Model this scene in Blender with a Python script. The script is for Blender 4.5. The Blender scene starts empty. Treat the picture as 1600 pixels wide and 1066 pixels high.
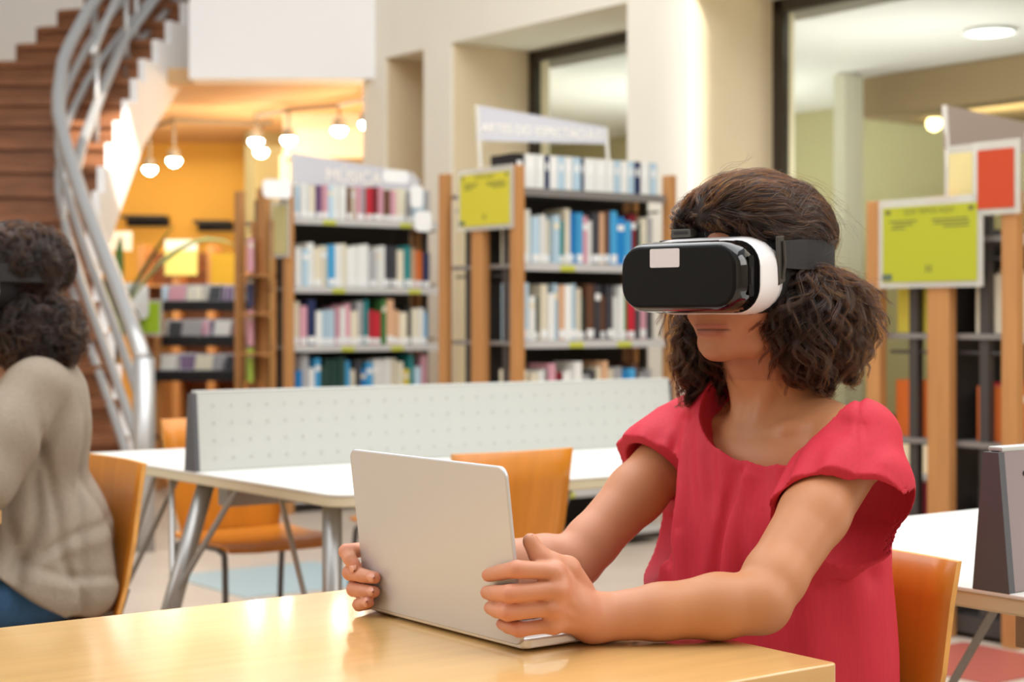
import bpy, math, random
import numpy as np
from mathutils import Vector, Matrix

# ------------------------------------------------------------------ camera, world, lights
F_PX, CAM_H, HORIZON = 2640.0, 1.15, 500.0
SC = bpy.context.scene
COL = SC.collection
cam_d = bpy.data.cameras.new('camera')
cam_d.sensor_width = 36.0
cam_d.lens = F_PX * 36.0 / 1600.0
cam_d.shift_y = (HORIZON - 533.0) / 1600.0
cam_d.clip_start = 0.05
cam_d.dof.use_dof = True
cam_d.dof.focus_distance = 2.22
cam_d.dof.aperture_fstop = 5.2
cam = bpy.data.objects.new('camera', cam_d)
cam.location = (0, 0, CAM_H)
cam.rotation_euler = (math.pi / 2, 0, 0)
COL.objects.link(cam)
SC.camera = cam

wd = bpy.data.worlds.new('world'); SC.world = wd
wd.use_nodes = True
bgn = wd.node_tree.nodes['Background']
bgn.inputs[0].default_value = (0.97, 0.985, 1.0, 1)
bgn.inputs[1].default_value = 0.52

def light(name, kind, loc, energy, color=(1, 1, 1), target=None, size=1.0, size_y=None, spot=None, blend=0.1):
    d = bpy.data.lights.new(name, kind)
    d.energy = energy; d.color = color
    if kind == 'AREA':
        d.size = size
        if size_y: d.shape = 'RECTANGLE'; d.size_y = size_y
    else:
        d.shadow_soft_size = size
    if kind == 'SPOT':
        d.spot_size = math.radians(spot); d.spot_blend = blend
    o = bpy.data.objects.new(name, d); o.location = loc
    if target is not None:
        o.rotation_euler = (Vector(target) - Vector(loc)).to_track_quat('-Z', 'Y').to_euler()
    COL.objects.link(o)
    return o

light('skylight', 'AREA', (0.5, 4.5, 6.0), 780, (0.99, 1, 1), (0.5, 4.5, 0), 8, 9)
light('side_window_light', 'AREA', (3.8, 1.4, 2.9), 60, (1, 0.97, 0.93), (0.4, 2.4, 0.9), 2.0)
light('hall_window_light', 'AREA', (-4.5, 2.0, 3.4), 85, (0.96, 0.98, 1.0), (-0.3, 3.2, 0.8), 2.6)
sbm = light('sunbeam_on_column', 'AREA', (3.6, 2.0, 6.4), 0.95, (1, 0.98, 0.93), (1.075, 9.68, 2.55), 0.06, 1.25)
sbm.data.spread = math.radians(1.5)
light('sunbeam_on_stair', 'SPOT', (0.5, 5.0, 7.0), 9000, (1, 0.93, 0.82), (-2.78, 11.75, 2.25), 0.04, spot=5.0)
light('yellow_room_light', 'AREA', (-2.6, 15.0, 2.8), 60, (1.0, 0.86, 0.62), (-2.6, 15.0, 0), 3.5)
light('yellow_wall_washer', 'AREA', (-2.2, 13.8, 2.4), 42, (1.0, 0.86, 0.60), (-2.2, 17, 1.3), 2.5)
light('back_office_light', 'AREA', (6.2, 11.0, 2.8), 78, (1.0, 0.93, 0.78), (6.6, 12.0, 0), 3.0)
light('back_office_fill', 'AREA', (2.6, 10.3, 1.6), 36, (1.0, 1.0, 0.99), (2.2, 10.8, 3.0), 1.0)  # unseen lamp aimed up, added to whiten the office ceiling
light('back_office_fill', 'AREA', (1.5, 13.2, 1.2), 75, (0.95, 1.0, 0.97), (0.9, 13.6, 3.0), 1.0)  # second added lamp, brightens the ceiling behind the far glass

vs = SC.view_settings
vs.view_transform = 'Standard'; vs.look = 'None'; vs.gamma = 1.0; vs.use_curve_mapping = False
vs.exposure = -0.12

# ------------------------------------------------------------------ frames of reference
TH = math.atan2(0.5953, 0.8035)
A = np.array([math.cos(TH), math.sin(TH), 0.0])      # direction of the library grid, away to the right
B = np.array([-math.sin(TH), math.cos(TH), 0.0])     # away to the left
UP = np.array([0, 0, 1.0])
def uv(u, v, z=0.0): return A * u + B * v + UP * z
def at(px, py, Y): return np.array([(px - 800) / F_PX * Y, Y, CAM_H - (py - HORIZON) / F_PX * Y])

def lin(c):
    if isinstance(c, str): c = tuple(int(c[i:i + 2], 16) / 255 for i in (0, 2, 4))
    return tuple((x / 12.92 if x <= 0.04045 else ((x + 0.055) / 1.055) ** 2.4) for x in c)

# ------------------------------------------------------------------ materials
MATS = {}
def mat(name, col, rough=0.5, metal=0.0, var=0.0, scale=8.0, bump=0.0, stretch=(1, 1, 1), spec=0.5, emit=None, trans=0.0, alpha=1.0, coat=0.0, col2=None, ior=1.45):
    if name in MATS: return MATS[name]
    m = bpy.data.materials.new(name); m.use_nodes = True
    nt = m.node_tree; b = nt.nodes['Principled BSDF']
    c = lin(col)
    b.inputs['Base Color'].default_value = (*c, 1)
    b.inputs['Roughness'].default_value = rough
    b.inputs['Metallic'].default_value = metal
    b.inputs['Specular IOR Level'].default_value = spec
    b.inputs['IOR'].default_value = ior
    b.inputs['Transmission Weight'].default_value = trans
    b.inputs['Alpha'].default_value = alpha
    b.inputs['Coat Weight'].default_value = coat
    b.inputs['Coat Roughness'].default_value = 0.08
    if emit:
        b.inputs['Emission Color'].default_value = (*lin(emit[0]), 1)
        b.inputs['Emission Strength'].default_value = emit[1]
    if var or bump or col2:
        tc = nt.nodes.new('ShaderNodeTexCoord'); mp = nt.nodes.new('ShaderNodeMapping')
        mp.inputs['Scale'].default_value = stretch
        nz = nt.nodes.new('ShaderNodeTexNoise'); nz.inputs['Scale'].default_value = scale
        nz.inputs['Detail'].default_value = 5
        nt.links.new(tc.outputs['Object'], mp.inputs[0]); nt.links.new(mp.outputs[0], nz.inputs['Vector'])
        if var or col2:
            rp = nt.nodes.new('ShaderNodeValToRGB')
            lo = lin(col2) if col2 else tuple(x * (1 - var) for x in c)
            hi = c if col2 else tuple(min(1, x * (1 + var)) for x in c)
            rp.color_ramp.elements[0].color = (*lo, 1); rp.color_ramp.elements[0].position = 0.3
            rp.color_ramp.elements[1].color = (*hi, 1); rp.color_ramp.elements[1].position = 0.7
            nt.links.new(nz.outputs['Fac'], rp.inputs[0]); nt.links.new(rp.outputs[0], b.inputs['Base Color'])
        if bump:
            bp = nt.nodes.new('ShaderNodeBump'); bp.inputs['Strength'].default_value = bump
            bp.inputs['Distance'].default_value = 0.004
            nt.links.new(nz.outputs['Fac'], bp.inputs['Height']); nt.links.new(bp.outputs[0], b.inputs['Normal'])
    MATS[name] = m
    return m

def attr_mat(name, rough=0.45, spec=0.4, sss=0.0, bump=0.0, bscale=400):
    m = bpy.data.materials.new(name); m.use_nodes = True
    nt = m.node_tree; b = nt.nodes['Principled BSDF']
    a = nt.nodes.new('ShaderNodeAttribute'); a.attribute_name = 'Col'
    nt.links.new(a.outputs['Color'], b.inputs['Base Color'])
    b.inputs['Roughness'].default_value = rough; b.inputs['Specular IOR Level'].default_value = spec
    if sss:
        b.inputs['Subsurface Weight'].default_value = sss
        b.inputs['Subsurface Radius'].default_value = (1, 0.35, 0.2); b.inputs['Subsurface Scale'].default_value = 0.006
    if bump:
        tc = nt.nodes.new('ShaderNodeTexCoord')
        nz = nt.nodes.new('ShaderNodeTexNoise'); nz.inputs['Scale'].default_value = bscale; nz.inputs['Detail'].default_value = 3
        bp = nt.nodes.new('ShaderNodeBump'); bp.inputs['Strength'].default_value = bump; bp.inputs['Distance'].default_value = 0.001
        nt.links.new(tc.outputs['Object'], nz.inputs['Vector'])
        nt.links.new(nz.outputs['Fac'], bp.inputs['Height']); nt.links.new(bp.outputs[0], b.inputs['Normal'])
    return m

def object_color_mat(name, rough=0.45):
    m = bpy.data.materials.new(name); m.use_nodes = True
    nt = m.node_tree; b = nt.nodes['Principled BSDF']
    oi = nt.nodes.new('ShaderNodeObjectInfo')
    nt.links.new(oi.outputs['Color'], b.inputs['Base Color'])
    b.inputs['Roughness'].default_value = rough
    return m

def hair_mat(name, melanin=0.9, red=0.6, rough=0.35):
    m = bpy.data.materials.new(name); m.use_nodes = True
    nt = m.node_tree
    for n in list(nt.nodes):
        if n.type == 'BSDF_PRINCIPLED': nt.nodes.remove(n)
    h = nt.nodes.new('ShaderNodeBsdfHairPrincipled')
    h.parametrization = 'MELANIN'
    h.inputs['Melanin'].default_value = melanin; h.inputs['Melanin Redness'].default_value = red
    h.inputs['Roughness'].default_value = rough; h.inputs['Radial Roughness'].default_value = 0.5
    h.inputs['Random Color'].default_value = 0.35
    out = [n for n in nt.nodes if n.type == 'OUTPUT_MATERIAL'][0]
    nt.links.new(h.outputs[0], out.inputs[0])
    return m

# ------------------------------------------------------------------ mesh building
class MB:
    def __init__(s): s.v = []; s.f = []; s.m = []
    def _add(s, vs_, fs, mi=0):
        o = len(s.v); s.v.extend([tuple(map(float, p)) for p in vs_])
        for f in fs: s.f.append(tuple(i + o for i in f)); s.m.append(mi)
        return s
    def box(s, x0, x1, y0, y1, z0, z1, mi=0, R=None, c=None):
        p = [(x, y, z) for z in (z0, z1) for y in (y0, y1) for x in (x0, x1)]
        if R is not None:
            cc = np.array(c if c is not None else [(x0 + x1) / 2, (y0 + y1) / 2, (z0 + z1) / 2])
            p = [tuple(np.array(R) @ (np.array(q) - cc) + cc) for q in p]
        return s._add(p, [(0, 2, 3, 1), (4, 5, 7, 6), (0, 1, 5, 4), (2, 6, 7, 3), (0, 4, 6, 2), (1, 3, 7, 5)], mi)
    def hexa(s, p8, mi=0):
        return s._add(p8, [(0, 2, 3, 1), (4, 5, 7, 6), (0, 1, 5, 4), (2, 6, 7, 3), (0, 4, 6, 2), (1, 3, 7, 5)], mi)
    def prism(s, poly, z0, z1, mi=0, axes=None):
        n = len(poly); p = [(x, y, z0) for x, y in poly] + [(x, y, z1) for x, y in poly]
        if axes is not None:
            o, ax, ay, az = axes
            p = [tuple(np.array(o) + np.array(ax) * a + np.array(ay) * b_ + np.array(az) * c) for a, b_, c in p]
        fs = [tuple(range(n - 1, -1, -1)), tuple(range(n, 2 * n))] + [(i, (i + 1) % n, (i + 1) % n + n, i + n) for i in range(n)]
        return s._add(p, fs, mi)
    def loft(s, rings, mi=0, cap=(True, True), closed=True):
        n = len(rings[0]); p = [q for r in rings for q in r]; fs = []
        for k in range(len(rings) - 1):
            for i in range(n if closed else n - 1):
                j = (i + 1) % n
                fs.append((k * n + i, k * n + j, (k + 1) * n + j, (k + 1) * n + i))
        if cap[0]: fs.append(tuple(range(n - 1, -1, -1)))
        if cap[1]: fs.append(tuple(range((len(rings) - 1) * n, len(rings) * n)))
        return s._add(p, fs, mi)
    def tube(s, pts, r, seg=10, mi=0, cap=True, flat=1.0):
        pts = [np.array(p, float) for p in pts]; n = len(pts)
        rs = [r] * n if np.isscalar(r) else list(r)
        t0 = pts[1] - pts[0]; t0 /= np.linalg.norm(t0)
        up = np.array([0, 0, 1.0]) if abs(t0[2]) < 0.9 else np.array([1.0, 0, 0])
        nx = np.cross(t0, up); nx /= np.linalg.norm(nx)
        rings = []
        for i in range(n):
            t = pts[min(i + 1, n - 1)] - pts[max(i - 1, 0)]; t /= np.linalg.norm(t)
            nx = nx - t * np.dot(nx, t); nx /= np.linalg.norm(nx); ny = np.cross(t, nx)
            rings.append([pts[i] + rs[i] * (math.cos(a) * nx + flat * math.sin(a) * ny) for a in [2 * math.pi * k / seg for k in range(seg)]])
        return s.loft(rings, mi, (cap, cap))
    def mesh(s, name):
        me = bpy.data.meshes.new(name); me.from_pydata(s.v, [], s.f)
        if any(s.m): me.polygons.foreach_set('material_index', s.m)
        me.validate(); me.update()
        return me

def rrect(w, h, r, n=6, cx=0.0, cy=0.0):
    out = []
    for (sx, sy, a0) in ((1, 1, 0), (-1, 1, 90), (-1, -1, 180), (1, -1, 270)):
        for k in range(n + 1):
            a = math.radians(a0 + 90 * k / n)
            out.append((cx + sx * (w / 2 - r) + r * math.cos(a), cy + sy * (h / 2 - r) + r * math.sin(a)))
    return out

def smooth_path(pts, n=8):
    P = [np.array(p, float) for p in pts]; P = [2 * P[0] - P[1]] + P + [2 * P[-1] - P[-2]]
    out = []
    for i in range(1, len(P) - 2):
        p0, p1, p2, p3 = P[i - 1:i + 3]
        for k in range(n):
            t = k / n
            out.append(0.5 * (2 * p1 + (p2 - p0) * t + (2 * p0 - 5 * p1 + 4 * p2 - p3) * t * t + (-p0 + 3 * p1 - 3 * p2 + p3) * t ** 3))
    out.append(P[-2]); return out

def obj(name, geo, mats, parent=None, bevel=0.0, smooth=False, props=None, seg=2, loc=None, rot=None):
    me = geo.mesh(name) if isinstance(geo, MB) else geo
    if not isinstance(mats, (list, tuple)): mats = [mats]
    if len(me.materials) == 0:
        for m in mats: me.materials.append(m)
    o = bpy.data.objects.new(name, me); COL.objects.link(o)
    if parent: o.parent = parent
    if loc is not None: o.location = loc
    if rot is not None: o.rotation_euler = rot
    if smooth:
        me.polygons.foreach_set('use_smooth', [True] * len(me.polygons))
    if bevel:
        md = o.modifiers.new('bevel', 'BEVEL'); md.width = bevel; md.segments = seg; md.limit_method = 'ANGLE'; md.angle_limit = math.radians(40)
    for k, v in (props or {}).items(): o[k] = v
    return o

def thing(name, label, cat, loc=(0, 0, 0), rotz=0.0, group=None):
    o = bpy.data.objects.new(name, None); COL.objects.link(o)
    o.location = tuple(map(float, loc)); o.rotation_euler = (0, 0, rotz)
    o.empty_display_size = 0.1
    o['label'] = label; o['category'] = cat
    if group: o['group'] = group
    return o

def tag(o, label, cat, group=None):
    o['label'] = label; o['category'] = cat
    if group: o['group'] = group
    return o

def struct(name, geo, m, bevel=0.0, parent=None):
    o = obj(name, geo, m, parent, bevel)
    if not parent: o['kind'] = 'structure'
    return o

def arr_mesh(name, V, Q, colors=None):
    me = bpy.data.meshes.new(name)
    nv, nq = len(V), len(Q)
    me.vertices.add(nv); me.vertices.foreach_set('co', np.asarray(V, np.float32).ravel())
    me.loops.add(nq * 4); me.loops.foreach_set('vertex_index', np.asarray(Q, np.int32).ravel())
    me.polygons.add(nq)
    me.polygons.foreach_set('loop_start', np.arange(0, nq * 4, 4, dtype=np.int32))
    me.polygons.foreach_set('use_smooth', np.ones(nq, bool))
    me.update(calc_edges=True); me.validate()
    if colors is not None:
        ca = me.color_attributes.new('Col', 'FLOAT_COLOR', 'POINT')
        c4 = np.ones((len(me.vertices), 4), np.float32); c4[:, :3] = colors[:len(me.vertices)]
        ca.data.foreach_set('color', c4.ravel())
    return me

def text(body, size, m, parent, M, name='lettering', extrude=0.0008, align='CENTER'):
    c = bpy.data.curves.new(name, 'FONT'); c.body = body; c.size = size; c.extrude = extrude
    c.align_x = align; c.align_y = 'CENTER'
    tmp = bpy.data.objects.new(name, c); COL.objects.link(tmp)
    me = bpy.data.meshes.new_from_object(tmp.evaluated_get(bpy.context.evaluated_depsgraph_get()))
    bpy.data.objects.remove(tmp); me.name = name
    me.materials.clear(); me.materials.append(m)
    o = bpy.data.objects.new(name, me); COL.objects.link(o); o['kind'] = 'stuff'
    if parent: o.parent = parent
    o.matrix_local = M
    return o

def frame(o, x, y, z=None):
    x = np.array(x, float); y = np.array(y, float)
    z = np.cross(x, y) if z is None else np.array(z, float)
    return Matrix(((x[0], y[0], z[0], o[0]), (x[1], y[1], z[1], o[1]), (x[2], y[2], z[2], o[2]), (0, 0, 0, 1)))

# ------------------------------------------------------------------ signed-distance modelling (one continuous surface per body)
class Field:
    def __init__(s, lo, hi, h):
        s.lo = np.array(lo, float); s.h = h
        s.n = np.ceil((np.array(hi) - s.lo) / h).astype(int) + 1
        s.a = np.full(s.n, 0.06, np.float32)
    def sub(s, lo, hi):
        i0 = np.clip(np.floor((np.array(lo) - s.lo) / s.h).astype(int), 0, s.n - 1)
        i1 = np.clip(np.ceil((np.array(hi) - s.lo) / s.h).astype(int) + 1, 1, s.n)
        sl = tuple(slice(a, b) for a, b in zip(i0, i1))
        g = [(s.lo[k] + s.h * np.arange(i0[k], i1[k])).astype(np.float32) for k in range(3)]
        return sl, g[0][:, None, None], g[1][None, :, None], g[2][None, None, :]
    def join(s, sl, d, k, sign=1):
        a = s.a[sl]
        if sign < 0:      # carve
            hh = np.clip(0.5 - 0.5 * (a + d) / k, 0, 1)
            s.a[sl] = a + (-d - a) * hh + k * hh * (1 - hh)
        elif k <= 0: s.a[sl] = np.minimum(a, d)
        else:
            hh = np.clip(0.5 + 0.5 * (d - a) / k, 0, 1)
            s.a[sl] = d + (a - d) * hh - k * hh * (1 - hh)
    def cone(s, a, b, ra, rb, k=0.01, sign=1):
        a = np.array(a, float); b = np.array(b, float); mr = max(ra, rb) + 0.02 + k
        sl, X, Y, Z = s.sub(np.minimum(a, b) - mr, np.maximum(a, b) + mr)
        d = b - a; L = float(d @ d) + 1e-12
        t = np.clip(((X - a[0]) * d[0] + (Y - a[1]) * d[1] + (Z - a[2]) * d[2]) / L, 0, 1)
        q = np.sqrt((X - a[0] - t * d[0]) ** 2 + (Y - a[1] - t * d[1]) ** 2 + (Z - a[2] - t * d[2]) ** 2) - (ra + t * (rb - ra))
        s.join(sl, q, k, sign)
    def chain(s, pts, rs, k=0.004):
        for i in range(len(pts) - 1): s.cone(pts[i], pts[i + 1], rs[i], rs[i + 1], k)
    def ell(s, c, r, ax=None, k=0.01, sign=1):
        c = np.array(c, float); r = np.array(r, float); ax = np.eye(3) if ax is None else np.array(ax, float)
        ext = np.sqrt(((ax * r[:, None]) ** 2).sum(0)) + 0.02 + k
        sl, X, Y, Z = s.sub(c - ext, c + ext)
        x, y, z = X - c[0], Y - c[1], Z - c[2]
        q = [(x * ax[i][0] + y * ax[i][1] + z * ax[i][2]) for i in range(3)]
        k0 = np.sqrt((q[0] / r[0]) ** 2 + (q[1] / r[1]) ** 2 + (q[2] / r[2]) ** 2)
        k1 = np.sqrt((q[0] / r[0] ** 2) ** 2 + (q[1] / r[1] ** 2) ** 2 + (q[2] / r[2] ** 2) ** 2) + 1e-9
        s.join(sl, k0 * (k0 - 1) / k1, k, sign)
    def sample(s, P):
        q = (P - s.lo) / s.h
        q = np.clip(q, 0, s.n - 1.001); i = q.astype(int); f = q - i
        out = 0
        for dx in (0, 1):
            for dy in (0, 1):
                for dz in (0, 1):
                    w = (f[:, 0] if dx else 1 - f[:, 0]) * (f[:, 1] if dy else 1 - f[:, 1]) * (f[:, 2] if dz else 1 - f[:, 2])
                    out = out + w * s.a[i[:, 0] + dx, i[:, 1] + dy, i[:, 2] + dz]
        return out
    def grad(s, P, e=0.004):
        g = np.stack([s.sample(P + e * np.eye(3)[k]) - s.sample(P - e * np.eye(3)[k]) for k in range(3)], 1)
        return g / (np.linalg.norm(g, axis=1, keepdims=True) + 1e-9)
    def mesh(s, smooth=2):
        a = s.a; S = a < 0
        cnt = np.zeros(np.array(a.shape) - 1, np.uint8)
        sh = [(slice(d, d + cnt.shape[0]), slice(e, e + cnt.shape[1]), slice(g, g + cnt.shape[2])) for d in (0, 1) for e in (0, 1) for g in (0, 1)]
        for q in sh: cnt += S[q]
        act = (cnt > 0) & (cnt < 8)
        idx = np.argwhere(act); N = len(idx)
        vid = np.full(cnt.shape, -1, np.int32); vid[act] = np.arange(N, dtype=np.int32)
        cor = np.array([(d, e, g) for d in (0, 1) for e in (0, 1) for g in (0, 1)])
        vals = np.stack([a[idx[:, 0] + c[0], idx[:, 1] + c[1], idx[:, 2] + c[2]] for c in cor], 1)
        acc = np.zeros((N, 3)); num = np.zeros(N)
        for i in range(8):
            for j in range(i + 1, 8):
                if np.abs(cor[i] - cor[j]).sum() != 1: continue
                m = (vals[:, i] < 0) != (vals[:, j] < 0)
                t = np.where(m, vals[:, i] / np.where(m, vals[:, i] - vals[:, j], 1), 0)
                acc += np.where(m[:, None], cor[i] + t[:, None] * (cor[j] - cor[i]), 0); num += m
        V = s.lo + s.h * (idx + acc / num[:, None])
        Q = []
        for ax in range(3):
            o1, o2 = (ax + 1) % 3, (ax + 2) % 3
            s0 = [slice(1, -1)] * 3; s1 = [slice(1, -1)] * 3
            s0[ax] = slice(0, -1); s1[ax] = slice(1, None)
            p, q = S[tuple(s0)], S[tuple(s1)]
            e = np.argwhere(p != q)
            inside = p[e[:, 0], e[:, 1], e[:, 2]]
            base = e + 1; base[:, ax] -= 1
            def cell(d1, d2):
                c = base.copy(); c[:, o1] += d1; c[:, o2] += d2
                return vid[c[:, 0], c[:, 1], c[:, 2]]
            quad = np.stack([cell(-1, -1), cell(0, -1), cell(0, 0), cell(-1, 0)], 1)
            quad[~inside] = quad[~inside][:, ::-1]
            Q.append(quad)
        Q = np.concatenate(Q)
        for it in range(smooth):
            sm = np.zeros_like(V); n = np.zeros(len(V))
            for i in range(4):
                for j in ((i + 1) % 4, (i + 3) % 4):
                    for c in range(3): sm[:, c] += np.bincount(Q[:, i], V[Q[:, j], c], len(V))
                    n += np.bincount(Q[:, i], minlength=len(V))
            V = V + 0.5 * (sm / np.maximum(n, 1)[:, None] - V)
        return V, Q

def noise3(P, seed=0, n=6, freq=20.0):
    r = np.random.default_rng(seed); out = 0
    for i in range(n):
        k = r.normal(size=3); k = k / np.linalg.norm(k) * freq * r.uniform(0.6, 1.6)
        out = out + np.sin(P @ k + r.uniform(0, 6.28))
    return out / math.sqrt(n)

def hair_strands(name, field, roots, flow, parent, base, m, guides=500, kids=24, steps=14, length=0.09, curl=0.006, spread=0.007, lift=(0.0, 0.006), rad=0.00011, seed=1, cfreq=70.0, free=0.0):
    """strand curves that follow a flow over the hair volume, gathered in locks"""
    r = np.random.default_rng(seed)
    G = roots[r.integers(0, len(roots), guides)].copy()
    off = r.uniform(lift[0], lift[1], guides)
    ph = r.uniform(0, 6.28, guides)
    ln = length * r.uniform(0.55, 1.25, guides)
    P = G.copy(); path = [P.copy()]
    for st in range(steps - 1):
        n = field.grad(P); d = flow(P) 
        d = d - n * (d * n).sum(1, keepdims=True); d /= np.linalg.norm(d, axis=1, keepdims=True) + 1e-9
        sd = np.cross(n, d)
        s = st / (steps - 1)
        w = np.sin(ph + st * ln / steps * cfreq * 6.28 / 10)[:, None]
        stepl = (ln / steps)[:, None]
        P = P + stepl * (d + sd * w * curl * 100)
        dist = field.sample(P) - (off + free * s * s * ln * np.abs(np.sin(ph * 7)))
        P = P - field.grad(P) * dist[:, None] * (0.8 if free == 0 else 0.5)
        path.append(P.copy())
    path = np.stack(path, 1)                      # guides, steps, 3
    N = guides * kids
    pts = np.repeat(path, kids, 0)
    o = r.normal(size=(N, 1, 3)) * spread
    tt = np.linspace(0, 1, steps)[None, :, None]
    pts = pts + o * (1 - 0.55 * tt) + r.normal(size=(N, 1, 3)) * spread * 0.5 * tt ** 2
    ph2 = r.uniform(0, 6.28, (N, 1, 1))
    pts = pts + np.sin(ph2 + tt * 9 + np.array([0, 1.6, 3.1])) * spread * 0.22
    pts = pts - np.array(base)
    cu = bpy.data.hair_curves.new(name); cu.add_curves([steps] * N)
    cu.attributes['position'].data.foreach_set('vector', pts.astype(np.float32).ravel())
    ra = cu.attributes.get('radius') or cu.attributes.new('radius', 'FLOAT', 'POINT')
    rr = np.repeat((rad * np.linspace(1, 0.35, steps))[None, :], N, 0).astype(np.float32)
    ra.data.foreach_set('value', rr.ravel())
    cu.materials.append(m)
    ob = bpy.data.objects.new(name, cu); COL.objects.link(ob)
    if parent: ob.parent = parent
    ob['kind'] = 'stuff'
    return ob
# ------------------------------------------------------------------ setting
M_floor = mat('floor_tile_beige', 'bfae9e', 0.42, var=0.08, scale=2.5)
M_wall = mat('cream_plaster', 'f4efe0', 0.8, var=0.015, scale=3)
M_reveal = mat('beige_plaster', 'e8d5b2', 0.8, var=0.02, scale=3)
M_white = mat('white_paint', 'fcfcfc', 0.75)
M_yellow = mat('ochre_wall_paint', 'ecb754', 0.8, var=0.03, scale=2)
M_ceilw = mat('warm_ceiling_paint', 'd9b283', 0.8)
M_olive = mat('olive_office_wall', 'b6af88', 0.8)
M_frame = mat('dark_bronze_frame', '3d352c', 0.4, 0.3)
M_glass = mat('window_glass', 'eef6ee', 0.02, trans=1.0, ior=1.2)
M_steel = mat('brushed_steel', 'b9b8ba', 0.28, 0.9)
M_rail = mat('satin_steel_rail', 'bfbebd', 0.33, 0.6)
M_dark = mat('dark_grey_steel', '4b4644', 0.5, 0.2)
M_black = mat('black_plastic', '17161a', 0.4)
M_beech = mat('beech_post', 'bd8650', 0.5, var=0.08, scale=6, stretch=(6, 6, 0.6))
M_stairwood = mat('red_brown_stair_wood', '8a593a', 0.4, var=0.25, scale=4, stretch=(1, 1, 6))
M_paper = mat('white_paper', 'f3f1ec', 0.7)

fl = struct('floor', MB().box(-8, 9, -3, 20, -0.1, 0), M_floor)
M_red = mat('red_floor_tile', 'a5564a', 0.45); M_bl = mat('blue_grey_floor_tile', '9fb0b3', 0.45)
for (px, py, m, w) in ((1525, 1036, M_red, 0.5), (440, 905, M_bl, 0.75),):
    Y = F_PX * CAM_H / (py - HORIZON); c = at(px, py, Y)
    obj('floor_inlay', MB().box(-w / 2, w / 2, -w / 2, w / 2, 0.0, 0.004), m, fl, loc=tuple(c), rot=(0, 0, TH))

# wall with deep window niches on the right, parallel to B, face at u = 6.6
def uvprism(mb, u0, u1, v0, v1, z0, z1, mi=0):
    p = [uv(u, v, z) for z in (z0, z1) for v in (v0, v1) for u in (u0, u1)]
    return mb.hexa(p, mi)
def v_at(px, u):     # v coordinate on the plane u seen at picture column px
    k = (px - 800) / F_PX; Y = u / (A[0] * k + A[1]); return k * Y * B[0] + Y * B[1]
WU, DEEP, TOPW, OPEN = 6.6, 0.66, 5.2, 3.06
v_end = v_at(595, WU); v1a, v1b = v_at(662, WU), v_at(705, WU); v2a, v2b = v_at(980, WU), v_at(1077, WU)
rw = MB()
uvprism(rw, WU, WU + DEEP + 0.2, v1a, v1b, 0, OPEN)                      # pier between the niches
uvprism(rw, WU, WU + DEEP + 0.2, v2b, v2a, 0, OPEN)                      # wide pier
uvprism(rw, WU, WU + DEEP + 0.2, v_end - 0.06, v_end + 0.25, 0, OPEN)    # end of the wall
uvprism(rw, WU, WU + DEEP + 0.2, -1.0, v_end + 0.25, OPEN, TOPW)          # lintel
uvprism(rw, WU, WU + DEEP + 0.2, -1.0, 0.6, 0, OPEN)
struct('wall_right', rw, M_wall)
rv = MB()      # window niches: reveals painted beige
for (a, b) in ((v2a, v1b), (v1a, v_end - 0.06), (0.6, v2b)):
    uvprism(rv, WU + 0.02, WU + DEEP + 0.18, b - 0.012, b - 0.0, 0.5, OPEN - 0.002)
    uvprism(rv, WU + 0.02, WU + DEEP + 0.18, a + 0.0, a + 0.012, 0.5, OPEN - 0.002)
    uvprism(rv, WU + 0.004, WU + DEEP + 0.2, a, b, 0, 0.55)
struct('trim_1', rv, M_reveal)
def window(n, va, vb, u, z0, z1, fw=0.07):
    fr = MB()
    uvprism(fr, u, u + 0.06, va, va + fw, z0, z1); uvprism(fr, u, u + 0.06, vb - fw, vb, z0, z1)
    uvprism(fr, u, u + 0.06, va, vb, z1 - fw, z1); uvprism(fr, u, u + 0.06, va, vb, z0, z0 + fw)
    w = struct('window_%d' % n, fr, M_frame)
    gl = MB(); uvprism(gl, u + 0.025, u + 0.033, va + fw, vb - fw, z0 + fw, z1 - fw)
    obj('pane', gl, M_glass, w)
    return w
window(1, v2a + 0.012, v1b - 0.012, WU + DEEP, 0.55, OPEN - 0.003)
window(2, 0.62, v2b - 0.012, WU + DEEP, 0.55, OPEN - 0.003, 0.08)
M_hall = mat('hall_wall', 'cfc3b0', 0.8)
struct('wall_left', MB().box(-6.9, -6.7, -3, 16.0, 0, 5.6), M_hall)
struct('wall_near', MB().box(-6.9, 9, -3.2, -3, 0, 5.6), M_hall)
struct('wall_side', MB().box(8.8, 9, -3, 6.6, 0, 5.6), M_hall)
# niche 1 is blind
bn = MB(); uvprism(bn, WU + DEEP, WU + DEEP + 0.05, v1a, v_end - 0.06, 0.55, OPEN); struct('wall_niche', bn, M_reveal)
# the office behind the glass
of = MB(); uvprism(of, 10.8, 11.0, -1, 14.5, 0, 3.4); uvprism(of, WU + DEEP + 0.25, 11, 14.2, 14.4, 0, 3.4); struct('wall_office', of, M_olive)
oc = MB(); uvprism(oc, WU + DEEP + 0.21, 11.2, -1, 14.5, 2.96, 3.05); struct('ceiling_office', oc, mat('office_ceiling', 'dcd6d2', 0.8))
ocol = MB(); uvprism(ocol, 9.3, 9.5, v_at(1320, 9.3), v_at(1303, 9.3), 0, 2.95); struct('trim_2', ocol, mat('office_column', 'd9d6c4', 0.7))
wb = MB(); uvprism(wb, 9.6, 10.8, -1, v_at(1335, 9.6), 2.66, 2.955); struct('trim_3', wb, mat('office_bulkhead', '9a8261', 0.8))

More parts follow.
